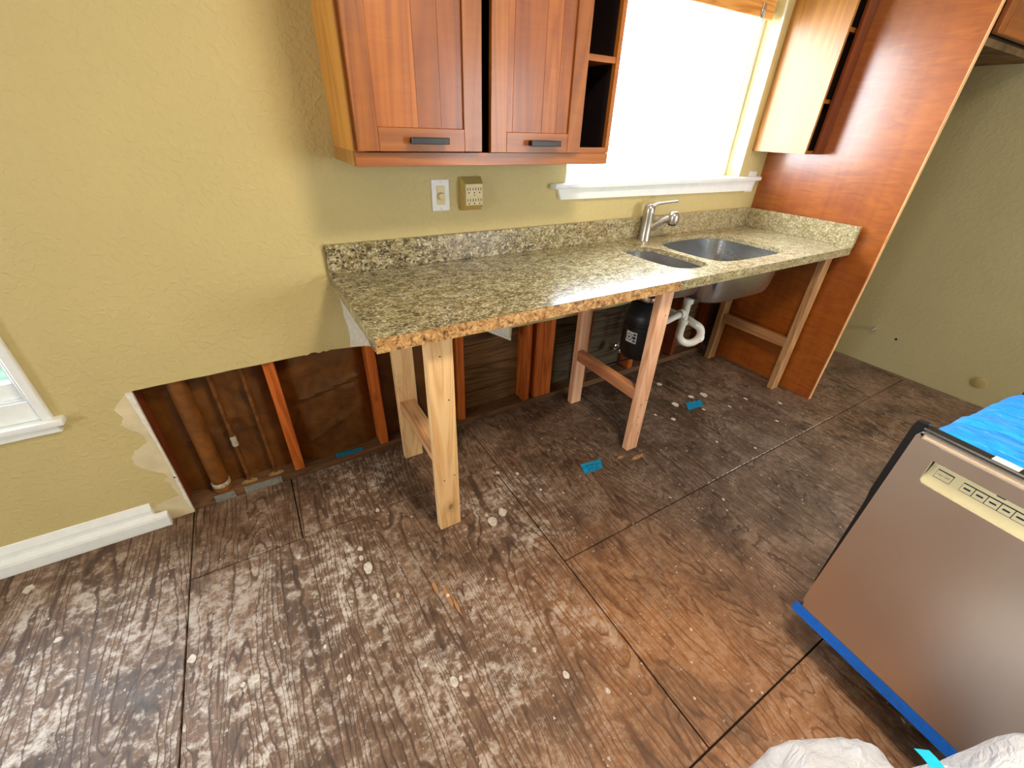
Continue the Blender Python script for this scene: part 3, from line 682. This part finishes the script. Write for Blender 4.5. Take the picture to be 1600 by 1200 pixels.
pts += [(cx+.02, cy+.05, cz+R_+.004), (cx+.01, cy+.16, cz+R_+.008), (cx, .02, cz+R_+.012)]
obj('trap_bend', tube(BM(), pts, .021, 16), MAT['pvc'], dt, smooth=True)
obj('cleanout_nut', tube(BM(), [(cx+R_*.95*ex_, cy+R_*.95*ey_, cz-.02), (cx+(R_*1.02+.012)*ex_, cy+(R_*1.02+.012)*ey_, cz-.026)], .024, 10), MAT['pvc'], dt)
def valve(x, z, label):
    t = thing('shutoff_valve', label, 'valve', (x, -.02, z-.02))
    obj('body', tube(BM(), [(x, .06, z), (x, -.035, z)], .010, 12), MAT['chrome'], t, smooth=True)
    obj('escutcheon', lathe(BM(), [(.026, .004), (.024, -.004), (.012, -.010)], (x, z), 20, 'y'), MAT['chrome'], t, smooth=True)
    obj('handle', lathe(BM(), [(.008, -.034), (.021, -.037), (.021, -.046), (.010, -.050)], (x, z), 10, 'y'), MAT['chrome'], t, smooth=True)
    obj('supply_line', tube(BM(), [(x, -.015, z), (x+.01, -.02, z+.05), (x+.03, -.03, z+.25), (x+.03, -.045, .66), (1.558 if x < 1.63 else 1.586, -.06, .872)], .005, 8), MAT['solder'], t, smooth=True)
valve(1.585, .245, 'chrome shutoff valve on the wall under the counter, the left of two')
valve(1.672, .212, 'chrome shutoff valve low on the wall, right of its twin')

# pipes in the open wall
pd_ = thing('drain_pipe', 'thick brown vertical drain pipe inside the open wall', 'pipe', (-.583, .05, .03))
obj('pipe', lathe(BM(), [(.031, .065), (.031, 1.1)], (-.583, .05), 24), MAT['drain'], pd_, smooth=True)
obj('coupling_band', lathe(BM(), [(.033, .084), (.0345, .082), (.0345, .066), (.033, .064)], (-.583, .05), 24), MAT['solder'], pd_, smooth=True)
obj('coupling', lathe(BM(), [(.034, .0385), (.036, .041), (.036, .058), (.033, .065)], (-.583, .05), 24), MAT['drain'], pd_, smooth=True)
def cpipe(x, label, sold):
    t = thing('copper_pipe', label, 'pipe', (x, .05, .04))
    obj('pipe', lathe(BM(), [(.0085, .0385), (.0085, 1.1)], (x, .05), 14), MAT['copper'], t, smooth=True)
    if sold:
        bm = BM(); lathe(bm, [(.010, .235), (.0125, .242), (.0105, .262), (.0125, .27), (.0098, .285)], (x, .05), 12); obj('solder_joint', bm, MAT['solder'], t, smooth=True)
    s_ = obj('pipe_strap', slab(BM(), chaikin([(x-.030, .030), (x+.030, .030), (x+.030, .046), (x+.012, .050), (x+.012, .060), (x-.012, .060), (x-.012, .050), (x-.030, .046)], 1),
        [[(x-.0235+.003*math.cos(k*1.05), .038+.003*math.sin(k*1.05)) for k in range(6)], [(x+.0235+.003*math.cos(k*1.05), .038+.003*math.sin(k*1.05)) for k in range(6)]], .039, .043, XY), MAT['brass'], t)
    return t
cpipe(-.484, 'thin copper pipe with a grey solder joint in the open wall', True)
cpipe(-.379, 'thin plain copper pipe in the open wall, next to the orange stud', False)
def nplate(x0, x1, label, holes):
    return tag(center(obj('nail_plate', slab(BM(), rect(x0, x1, .002, .038), [[(x+.0028*math.cos(-k*1.05), z+.0028*math.sin(-k*1.05)) for k in range(6)] for x, z in holes], .0105, .0125, XZ), MAT['galv'])), label, 'nail plate')
nplate(-.619, -.545, 'short galvanised nail plate on the sill in front of the drain pipe', ((-.555, .02),))
nplate(-.509, -.364, 'long galvanised nail plate on the sill in front of the copper pipes', ((-.498, .010), (-.498, .028), (-.374, .010), (-.374, .030)))
cb = obj('electric_cable', tube(BM(), [(.31, .01, .86), (.300, .03, .55), (.292, .035, .40), (.305, .04, .22), (.335, .045, .12), (.36, .05, .042)], .004, 8), MAT['cable'], smooth=True)
tag(center(cb), 'dark blue electric cable hanging behind the left pine frame', 'cable')

# ================================================================== CABINETS
tone = lambda k, w=0: (k, k*(1-w), k*(1-2*w), 1)
uc = thing('upper_cabinet', 'brown stained two-door upper cabinet on the wall left of the window', 'cabinet', (.56, -.15, 1.295))
X0, X1, ZB, ZT, D = .094, 1.031, 1.295, 2.20, -.300
obj('side_panel', box(BM(), X0, X0+.018, D+.018, -.0005, ZB, ZT), MAT['cab_y'], uc, color=(1.0, .92, .78, 1))
obj('side_foot_strip', box(BM(), X0-.001, X0+.017, D+.018, -.0005, ZB, ZB+.038), MAT['cab_y'], uc, color=(.62, .56, .5, 1))
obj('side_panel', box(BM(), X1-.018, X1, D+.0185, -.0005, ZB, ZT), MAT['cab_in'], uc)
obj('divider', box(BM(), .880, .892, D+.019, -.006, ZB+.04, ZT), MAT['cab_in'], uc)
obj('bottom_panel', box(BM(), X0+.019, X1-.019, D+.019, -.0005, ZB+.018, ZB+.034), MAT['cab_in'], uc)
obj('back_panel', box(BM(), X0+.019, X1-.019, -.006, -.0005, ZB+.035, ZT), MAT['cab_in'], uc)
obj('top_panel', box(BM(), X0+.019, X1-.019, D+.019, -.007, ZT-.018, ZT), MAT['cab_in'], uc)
bm = BM(); obj('bottom_rail', box(BM(), X0, X1, D, D+.018, ZB, ZB+.037, .001, 1), MAT['cab_x'], uc, color=tone(1.0, .05))
obj('face_stile', box(BM(), X0, X0+.030, D, D+.018, ZB+.0375, ZT), MAT['cab'], uc, color=tone(.9, .05))
obj('face_stile', box(BM(), .872, .892, D, D+.018, ZB+.0375, ZT), MAT['cab'], uc, color=tone(1.0))
obj('face_stile', box(BM(), 1.013, X1, D, D+.018, ZB+.0375, ZT), MAT['cab'], uc, color=tone(1.05))
obj('face_rail', box(BM(), .8925, 1.0125, D, D+.018, ZB+.0375, ZB+.055), MAT['cab_x'], uc, color=tone(1.05))
for z in (1.603, 1.88): obj('shelf', box(BM(), .893, 1.0125, D+.003, -.007, z, z+.018), MAT['cab_x'], uc, color=tone(1.1))
def door(parent, x0, x1, z0, z1, yb, th, st, rail, tones, hx0, hx1, hz, base):
    d = obj('door', box(BM(), x0+st-.004, x1-st+.004, yb-.008, yb-.003, z0+rail-.004, z1-rail+.004), MAT['cab'], parent, color=tone(base*.8))
    yf = yb-th
    for a, b in ((x0, x0+st), (x1-st, x1)): obj('stile', box(BM(), a, b, yf, yb-.001, z0, z1, .0015, 1), MAT['cab'], d, color=tone(base*random.uniform(.9, 1.05), .04))
    for a, b in ((z0, z0+rail), (z1-rail, z1)): obj('rail', box(BM(), x0+st+.0004, x1-st-.0004, yf, yb-.001, a, b, .0012, 1), MAT['cab_x'], d, color=tone(base*.98, .04))
    xs = x0+st
    for w, tn in tones:
        xe = xs + w*(x1-x0-2*st)
        obj('stave', box(BM(), xs+.0003, xe-.0003, yb-.0125, yb-.0082, z0+rail+.0003, z1-rail-.0003, .0006, 1), MAT['cab'], d, color=tn); xs = xe
    bm = BM()
    box(bm, hx0, hx1, yf-.030, yf-.018, hz-.0085, hz+.0085, .0015, 1)
    for a in (hx0+.010, hx1-.010): box(bm, a-.005, a+.005, yf-.019, yf+.0005, hz-.007, hz+.007)
    obj('handle', bm, MAT['black_metal'], d)
    return d
door(uc, .100, .484, 1.335, 2.18, D, .021, .060, .060, [(.46, (1.12, 1.05, .75, 1)), (.27, (.84, .72, .6, 1)), (.27, (.72, .58, .5, 1))], .245, .362, 1.364, .92)
door(uc, .516, .876, 1.333, 2.18, D, .021, .057, .058, [(.10, (.95, .85, .75, 1)), (.46, (.74, .62, .62, 1)), (.24, (1.0, .92, .85, 1)), (.20, (.9, .8, .74, 1))], .652, .772, 1.362, .95)
# narrow shelf cabinet right of the window
nc = thing('shelf_cabinet', 'narrow open shelf cabinet with a golden side panel right of the window', 'cabinet', (2.473, -.15, 1.33))
obj('side_panel', box(BM(), 2.395, 2.411, -.300, -.0005, 1.330, 2.2), MAT['cab_y'], nc, color=(.52, .43, .28, 1))
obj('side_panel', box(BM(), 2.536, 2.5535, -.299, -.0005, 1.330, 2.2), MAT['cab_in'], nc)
obj('face_stile', box(BM(), 2.472, 2.5535, -.312, -.2995, 1.330, 2.2), MAT['cab'], nc, color=(.5, .32, .3, 1))
obj('bottom_panel', box(BM(), 2.4115, 2.5355, -.298, -.0005, 1.330, 1.346), MAT['cab_x'], nc, color=tone(.6))
for z in (1.555, 1.835): obj('shelf', box(BM(), 2.4115, 2.5355, -.292, -.009, z, z+.017), MAT['cab_x'], nc, color=tone(.75))
obj('back_panel', box(BM(), 2.4115, 2.5355, -.008, -.0005, 1.346, 2.2), MAT['cab_in'], nc)
# tall end panel
tp = thing('end_panel', 'tall glossy orange wood panel closing the right end of the counter', 'panel', (2.567, -.38, 0))
obj('board', box(BM(), 2.556, 2.577, -.760, -.0005, .0015, 2.3), MAT['panel'], tp)
obj('edge_band', box(BM(), 2.5555, 2.5775, -.7645, -.7602, .0015, 2.3), MAT['edge'], tp)
obj('floor_cleat', box(BM(), 2.548, 2.5558, -.57, -.12, .0015, .012), MAT['fir_x'], tp)
# cabinet over the fridge space
fcab = thing('over_fridge_cabinet', 'upper cabinet over the empty fridge space in the top right corner', 'cabinet', (3.03, -.40, 1.77))
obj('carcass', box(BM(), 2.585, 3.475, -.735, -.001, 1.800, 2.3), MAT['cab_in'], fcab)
obj('underside', box(BM(), 2.585, 3.475, -.720, -.001, 1.772, 1.7995), MAT['rawwood'], fcab)
obj('face_stile', box(BM(), 2.5785, 2.608, -.755, -.7355, 1.800, 2.3), MAT['cab'], fcab, color=(.42, .26, .24, 1))
dr = obj('door', box(BM(), 2.610, 3.03, -.778, -.757, 1.797, 2.3, .002, 1), MAT['cab'], fcab, color=(.82, .70, .68, 1))
obj('rail', box(BM(), 2.665, 2.975, -.7795, -.7785, 1.80, 1.86), MAT['cab_x'], dr, color=(.85, .72, .7, 1))
obj('door', box(BM(), 3.034, 3.47, -.778, -.757, 1.797, 2.3, .002, 1), MAT['cab'], fcab, color=(.82, .70, .68, 1))

# ================================================================== WALL DEVICES
ds = thing('dimmer_switch', 'white wall plate with an ivory round dimmer knob under the upper cabinet', 'switch', (.462, 0, 1.11))
obj('plate', box(BM(), .425, .499, -.006, -.0003, 1.110, 1.224, .003, 2), MAT['white_plastic'], ds)
obj('insert', box(BM(), .445, .479, -.008, -.0062, 1.133, 1.201, .0012, 1), MAT['ivory'], ds)
obj('knob', lathe(BM(), [(.0135, -.008), (.013, -.019), (.0105, -.022), (.004, -.0225)], (.462, 1.165), 24, 'y'), MAT['ivory'], ds, smooth=True)
for z in (1.216, 1.118): obj('screw', box(BM(), .4608, .4632, -.0068, -.0058, z-.003, z+.003), MAT['solder'], ds)
ot = thing('outlet_expander', 'boxy tan plug-in expander with six outlets beside the dimmer plate', 'outlet', (.590, 0, 1.109))
def hexbox(x0, x1, z0, z1, yb, yf, bx, bz):
    b = BM(); B_ = [b.verts.new(p) for p in ((x0, yb, z0), (x1, yb, z0), (x1, yb, z1), (x0, yb, z1))]
    Mv = [b.verts.new(p) for p in ((x0, yb-.012, z0), (x1, yb-.012, z0), (x1, yb-.012, z1), (x0, yb-.012, z1))]
    F = [b.verts.new(p) for p in ((x0+bx, yf, z0+bz), (x1-bx, yf, z0+bz), (x1-bx, yf, z1-bz), (x0+bx, yf, z1-bz))]
    for a, c_ in ((B_, Mv), (Mv, F)):
        for i in range(4): b.faces.new((a[i], a[(i+1)%4], c_[(i+1)%4], c_[i]))
    b.faces.new(B_[::-1]); b.faces.new(F); return b
obj('body', hexbox(.546, .634, 1.108, 1.231, -.001, -.042, .006, .022), MAT['tan'], ot)
fp = obj('face', box(BM(), .5535, .6265, -.0436, -.0421, 1.131, 1.208, .0006, 1), MAT['ivory'], ot)
for r in range(2):
    for cidx in range(3):
        x = .5665+.0235*cidx; z = 1.190-.040*r
        bm = BM()
        for dx in (-.0055, .0055): box(bm, x+dx-.0013, x+dx+.0013, -.0441, -.0432, z-.005, z+.005)
        lathe(bm, [(.0027, -.0441), (.0027, -.0432)], (x, z-.0125), 8, 'y'); obj('receptacle', bm, MAT['dark'], fp)
obj('screw', lathe(BM(), [(.0022, -.0441), (.0022, -.0432)], (.590, 1.168), 8, 'y'), MAT['dark'], fp)
# white plate beside the sill end
wp = thing('switch_plate', 'white wall plate half hidden behind the right end of the window sill', 'switch', (2.45, 0, 1.11))
obj('plate', box(BM(), 2.428, 2.506, -.005, -.0003, 1.108, 1.222, .002, 1), MAT['white_plastic'], wp)
obj('toggle', box(BM(), 2.462, 2.472, -.012, -.0052, 1.158, 1.170, .001, 1), MAT['white_plastic'], wp)
# wooden blind valance in the window
bl = thing('blind_valance', 'honey wood blind valance across the top of the kitchen window', 'blind', (1.70, .06, 1.90))
obj('board', box(BM(), 1.085, 2.325, .048, .060, 1.905, 2.02, .003, 1), MAT['blind'], bl)
obj('head_rail', box(BM(), 1.09, 2.32, .062, .090, 1.93, 1.985), MAT['trim'], bl)
bm = BM(); box(bm, 2.212, 2.240, .040, .047, 1.900, 1.96, .003, 1); tube(bm, [(2.226, .040, 1.93), (2.224, .036, 1.90), (2.22, .038, 1.888)], .006, 8); obj('cord_clip', bm, MAT['chrome'], bl, smooth=True)
# round cover and stub on the alcove wall
tag(center(obj('cover_plate', lathe(BM(), [(.036, XR-.0005), (.036, XR-.004), (.032, XR-.006), (.004, XR-.0062)], (-1.264, .137), 28, 'x'), plain('olive_cover', srgb(164, 146, 92), .5, var=.05), smooth=True)), 'round olive blank cover plate low on the fridge alcove wall', 'cover plate')
ws = thing('pipe_stub', 'small tapered metal stub sticking out of the fridge alcove wall', 'pipe', (XR, -.629, .25))
obj('stub', lathe(BM(), [(.014, XR-.0005), (.013, XR-.012), (.006, XR-.05), (.003, XR-.055)], (-.640, .252), 14, 'x'), MAT['galv'], ws, smooth=True)

# ================================================================== TAPES ON THE FLOOR
def tape(pts, z, label, marks, mat='tape_teal'):
    b = BM(); (A_, B_, C_, D_) = [Vector((p[0], p[1], z)) for p in pts]; n = 8
    def fn(u, v):
        p = (A_*(1-u)+B_*u)*(1-v)+(D_*(1-u)+C_*u)*v
        return (p.x+random.uniform(-.001, .001)*(u in (0, 1)), p.y, z+.0012+.0012*abs(mnoise.noise(Vector((p.x*30, p.y*30, 0)))))
    grid(b, 10, 4, fn); o = obj('masking_tape', b, MAT[mat]); tag(o, label, 'tape')
    md = o.modifiers.new('thick', 'SOLIDIFY'); md.thickness = .0006; md.offset = -1
    if marks:
        m = BM(); U = (B_-A_).normalized(); V = (D_-A_).normalized()
        for (a, c_, ln) in marks:
            p = A_+(B_-A_)*a+(D_-A_)*c_; q = p+U*ln; w = V*.0022
            z3 = Vector((0, 0, .0029)); vs = [m.verts.new(x+z3) for x in (p, q, q+w, p+w)]; m.faces.new(vs)
            vs = [m.verts.new(x+z3) for x in (p, p+U*.002, p+U*.002+V*.008, p+V*.008)]; m.faces.new(vs)
        obj('pen_marks', m, MAT['ink'], o)
    return o
tape([(.905,-.545),(1.017,-.563),(.988,-.615),(.880,-.608)], .0, 'teal tape strip with pen marks on the floor in front of the middle lumber frame', ((.2,.3,.02), (.42,.3,.025), (.68,.35,.02), (.25,.62,.03), (.6,.65,.018)))
tape([(1.818,-.423),(1.934,-.442),(1.894,-.492),(1.774,-.482)], .0, 'teal tape scrap among plaster flakes on the floor under the sink', ())
tape([(-.121,.049),(.003,.037),(-.004,.016),(-.124,.018)], .038, 'teal tape strip stuck on the wall sill between two orange studs', ((.12,.3,.016), (.3,.4,.02), (.5,.3,.018), (.72,.4,.016)))

# ================================================================== DISHWASHER
A0 = math.atan2(-.9954, -.0958)
dw = thing('dishwasher', 'stainless dishwasher pulled out on the right, blue film over its tub', 'dishwasher', (.977, -1.510, 0), A0)
MW = WM[dw.name]
def dobj(name, bm, mat, parent=dw, **k):
    bm.transform(MW); return obj(name, bm, mat, parent, **k)
def hole(u0, u1, v0, v1, r): return chaikin([(u0+r, v0), (u1-r, v0), (u1, v0+r), (u1, v1-r), (u1-r, v1), (u0+r, v1), (u0, v1-r), (u0, v0+r)], 1)
WD = .60; ZB_, ZT_ = .142, .852
hl = [(.053, .752), (.058, .746), (WD-.058, .746), (WD-.053, .752), (WD-.050, .807), (.050, .807)]
bm = slab(BM(), [(.0, ZB_), (WD, ZB_), (WD, ZT_-.012), (WD-.004, ZT_-.003), (WD-.012, ZT_), (.012, ZT_), (.004, ZT_-.003), (0, ZT_-.012)], [hl[::-1]], .0, .020, XZ, (0, 1))
es = [e for e in bm.edges if all(abs(v.co.y) < 1e-5 for v in e.verts) and len(e.link_faces) == 2 and any(abs(f.normal.y) < .5 or True for f in e.link_faces) and (all(v.co.x < .013 or v.co.x > WD-.013 or v.co.z > ZT_-.013 for v in e.verts)) and abs((e.link_faces[0].calc_center_median()-e.link_faces[1].calc_center_median()).y) > .003]
bmesh.ops.bevel(bm, geom=es, offset=.009, segments=4, affect='EDGES')
door_ = dobj('door', bm, [MAT['steel'], MAT['steel_edge']], smooth=True)
# control recess: sloping face, lip and end cheeks
bm = BM(); v = [bm.verts.new(p) for p in ((.053, .002, .7465), (WD-.053, .002, .7465), (WD-.053, .022, .8040), (.053, .022, .8040), (.053, .030, .7465), (WD-.053, .030, .7465))]
for q in ((0,1,2,3), (0,4,5,1), (3,2,5,4), (0,3,4), (1,5,2)): bm.faces.new([v[i] for i in q])
cp = dobj('control_panel', bm, MAT['ctrl'])
dobj('pocket_top', box(BM(), .053, WD-.053, .006, .030, .8045, .8068), MAT['steel'], cp)
bm = slab(BM(), [(.048, .809), (WD-.048, .809), (WD-.048, ZT_-.010), (.048, ZT_-.010)], [], -.0022, -.0002, XZ); dobj('handle_panel', bm, MAT['steel'], door_)
# buttons lie on the slope: u along width, s up the slope
def slope(u, s, h): # s from 0 (bottom) to 1 (top)
    nrm = Vector((0, -.0575, .020)).normalized()
    p = Vector((u, .002+.020*s, .7465+.0575*s)) + nrm*h; return p
def plate(u0, u1, s0, s1, h0, h1):
    b = BM(); lo = [b.verts.new(slope(u, s, h0)) for u, s in ((u0, s0), (u1, s0), (u1, s1), (u0, s1))]; hi = [b.verts.new(slope(u, s, h1)) for u, s in ((u0, s0), (u1, s0), (u1, s1), (u0, s1))]
    for i in range(4): b.faces.new((lo[i], lo[(i+1)%4], hi[(i+1)%4], hi[i]))
    b.faces.new(hi); b.faces.new(lo[::-1]); return b
def button(u0, u1, s0, s1):
    e = .0008
    dobj('button_gap', plate(u0-e, u1+e, s0-.02, s1+.04, .0, .0003), MAT['ink'], cp)
    bt = dobj('button', plate(u0, u1, s0, s1, .0, .0014), MAT['ctrl'], cp)
    return bt
def txt(s, u, sl, size, parent):
    cu = bpy.data.curves.new('lettering', 'FONT'); cu.body = s; cu.size = size; cu.align_x = 'CENTER'; cu.align_y = 'CENTER'
    tmp = bpy.data.objects.new('lettering', cu); COL.objects.link(tmp); bpy.context.view_layer.update()
    me = bpy.data.meshes.new_from_object(tmp.evaluated_get(bpy.context.evaluated_depsgraph_get())); bpy.data.objects.remove(tmp)
    me.materials.clear(); me.materials.append(MAT['ink']); o = bpy.data.objects.new('lettering', me); COL.objects.link(o)
    ex = Vector((1, 0, 0)); ez = Vector((0, -.0575, .020)).normalized(); ey = ez.cross(ex)
    mt = Matrix((ex, ey, ez)).transposed().to_4x4(); mt.translation = slope(u, sl, .0017); o.parent = parent; o.matrix_local = mt
    return o
b0 = button(.066, .094, .42, .70); txt('ON / OFF', .080, .56, .0052, b0)
for i in range(5):
    u = .112+.0212*i; bt = button(u, u+.0196, .42, .70)
    dobj('button_mark', plate(u+.004, u+.0155, .53, .59, .0014, .0016), MAT['ink'], bt)
dobj('print_mark', plate(.160, .174, .84, .88, .0002, .0004), MAT['ink'], cp)
# black inner door and gasket, tub, base
dobj('inner_door', box(BM(), .002, WD-.002, .0205, .050, .24, ZT_+.006, .003, 1), MAT['black'])
dobj('gasket', slab(BM(), [(-.009, .26), (.0015, .25), (.0015, ZT_+.010), (-.018, ZT_+.008), (-.021, ZT_-.01), (-.020, .64), (-.016, .60)], [], .034, .050, XZ), MAT['black'])
dobj('tub', box(BM(), .015, WD-.015, .0505, .57, .14, .800), MAT['black'])
dobj('top_trim', box(BM(), .07, .30, .062, .068, .842, .846), MAT['galv'])
st = dobj('sticker', box(BM(), .118, .160, .026, .048, ZT_+.0062, ZT_+.0072), MAT['label'])
dobj('toe_kick', box(BM(), .02, WD-.02, .30, .32, .03, .129), MAT['black'])
for u in (.06, WD-.06):
    for d_ in (.34, .52): dobj('foot', lathe(BM(), [(.018, .001), (.018, .012), (.008, .016), (.008, .131)], (u, d_), 12), MAT['black'])
dobj('rear_frame', box(BM(), .004, WD-.004, .575, .66, .05, .842, .003, 1), MAT['black'])
def foil(u, v):
    a = .008+(WD-.016)*u; d_ = .578+.08*v; return (a, d_, .8435+.012*abs(mnoise.noise(Vector((a*40, d_*45, 3)))))
bm = BM(); grid(bm, 60, 12, foil); dobj('foil_top', bm, MAT['chrome'])
def wrapf(u, v):
    a = -.002+(WD+.004)*u; d_ = .058+.512*v
    z = .838 + .010*mnoise.noise(Vector((a*7, d_*16, 1.7))) + .004*mnoise.noise(Vector((a*30, d_*50, 5)))
    e = min(u, 1-u)
    if e < .06: z -= .02*(1-e/.06)**2
    z -= .014*max(0, 1-v/.12)**2 + .02*max(0, (v-.9)/.1)**2
    return (a, d_, z)
bm = BM(); vs = grid(bm, 50, 44, wrapf)
for side in (0, 50):                                   # film hanging down both sides of the tub
    prev = vs[side]
    for zz in (.74, .55, .36):
        cur = [bm.verts.new((p.co.x*1.0 + (.004 if side == 0 else -.004) + .004*mnoise.noise(p.co*20+Vector((zz*9, 0, 0))), p.co.y, zz)) for p in prev]
        for j in range(44): bm.faces.new((prev[j], prev[j+1], cur[j+1], cur[j]))
        prev = cur
dobj('blue_film', bm, MAT['film'], smooth=True)
# blue tape along the bottom of the door
bm = BM(); n = 40
def tp_(u, v):
    w_ = -.010+(WD+.014)*u; z = .136+.040*v + (random.uniform(-.002, .002) if u in (0, 1) else 0)
    return (w_, -.0012-.0006*abs(mnoise.noise(Vector((w_*12, z*20, 0)))), z)
grid(bm, n, 3, tp_); to = dobj('tape_strip', bm, MAT['tape_blue'])
md = to.modifiers.new('thick', 'SOLIDIFY'); md.thickness = .0005; md.offset = 1

# ================================================================== PLASTIC BAGS
def bagmesh(cx, cy, rx, ry, zt, seed, sq=3.2, rot=0, nk=44, nl=30):
    b = BM(); rings = []
    for j in range(nl+1):
        ph = PI*j/nl
        ring = []
        for k in range(nk):
            a = 2*PI*k/nk
            s = lambda t, p: math.copysign(abs(t)**p, t)
            p_ = 2/sq
            x = s(math.cos(a), p_)*s(math.sin(ph), .55); y = s(math.sin(a), p_)*s(math.sin(ph), .55); z = s(math.cos(ph), .7)
            n_ = Vector((x, y, z))
            cr = mnoise.noise(n_*1.8+Vector((seed, 0, 0)))*.12 + abs(mnoise.noise(Vector((n_.x*4, n_.y*4, n_.z*1.5))+Vector((0, seed, 0))))*.07 + abs(mnoise.noise(n_*9+Vector((0, seed, 4))))*.02
            rr = 1-.10+cr
            X, Y = x*rx*rr, y*ry*rr
            X, Y = X*math.cos(rot)-Y*math.sin(rot), X*math.sin(rot)+Y*math.cos(rot)
            zz = zt/2+z*zt/2*(rr if z > 0 else 1)
            ring.append(b.verts.new((cx+X, cy+Y, max(.0015, zz))))
        rings.append(ring)
    for A_, B_ in zip(rings, rings[1:]):
        for k in range(nk): b.faces.new((A_[k], A_[(k+1)%nk], B_[(k+1)%nk], B_[k]))
    bmesh.ops.remove_doubles(b, verts=b.verts, dist=.0005); return b
BL = thing('plastic_bag', 'crinkled clear white plastic bag on the floor at the bottom edge', 'bag', (.55, -1.85, 0))
o = obj('bag_body', bagmesh(.555, -1.80, .155, .105, .33, 2.0, rot=-.45), MAT['bag'], BL, smooth=True)
BR = thing('plastic_bag', 'bluish white plastic bag against the dishwasher front in the bottom right corner', 'bag', (.76, -2.02, 0))
o = obj('bag_body', bagmesh(.685, -2.015, .19, .16, .575, 8.0, rot=-.1), MAT['bag'], BR, smooth=True)
obj('bag_neck', bagmesh(.655, -1.885, .05, .055, .43, 5.0, nk=24, nl=18), MAT['bag'], BR, smooth=True)
def tpc(u, v):
    p = Vector((.650, -1.826, .425))*(1-u)+Vector((.585, -1.90, .475))*u; return (p.x+.022*(v-.5), p.y-.016*(v-.5), p.z+.002*math.sin(u*9))
bm = BM(); grid(bm, 8, 3, tpc); o = obj('tape_tag', bm, MAT['tape_cyan'], BR); o['label'] = 'cyan tape tag'
md = o.modifiers.new('thick', 'SOLIDIFY'); md.thickness = .0006

# ================================================================== OUTSIDE
tag(obj('lawn', box(BM(), -6, .6, .16, 7, -.45, -.40), MAT['lawn']), 'green lawn seen through the left window', 'lawn')['kind'] = 'stuff'
tag(obj('glare_ground', box(BM(), .6, 14, .16, 16, -.45, -.40), MAT['concrete']), 'added pale patio beyond the kitchen window', 'glare_ground')['kind'] = 'structure'  # pale ground added so the view through the kitchen window clips to white
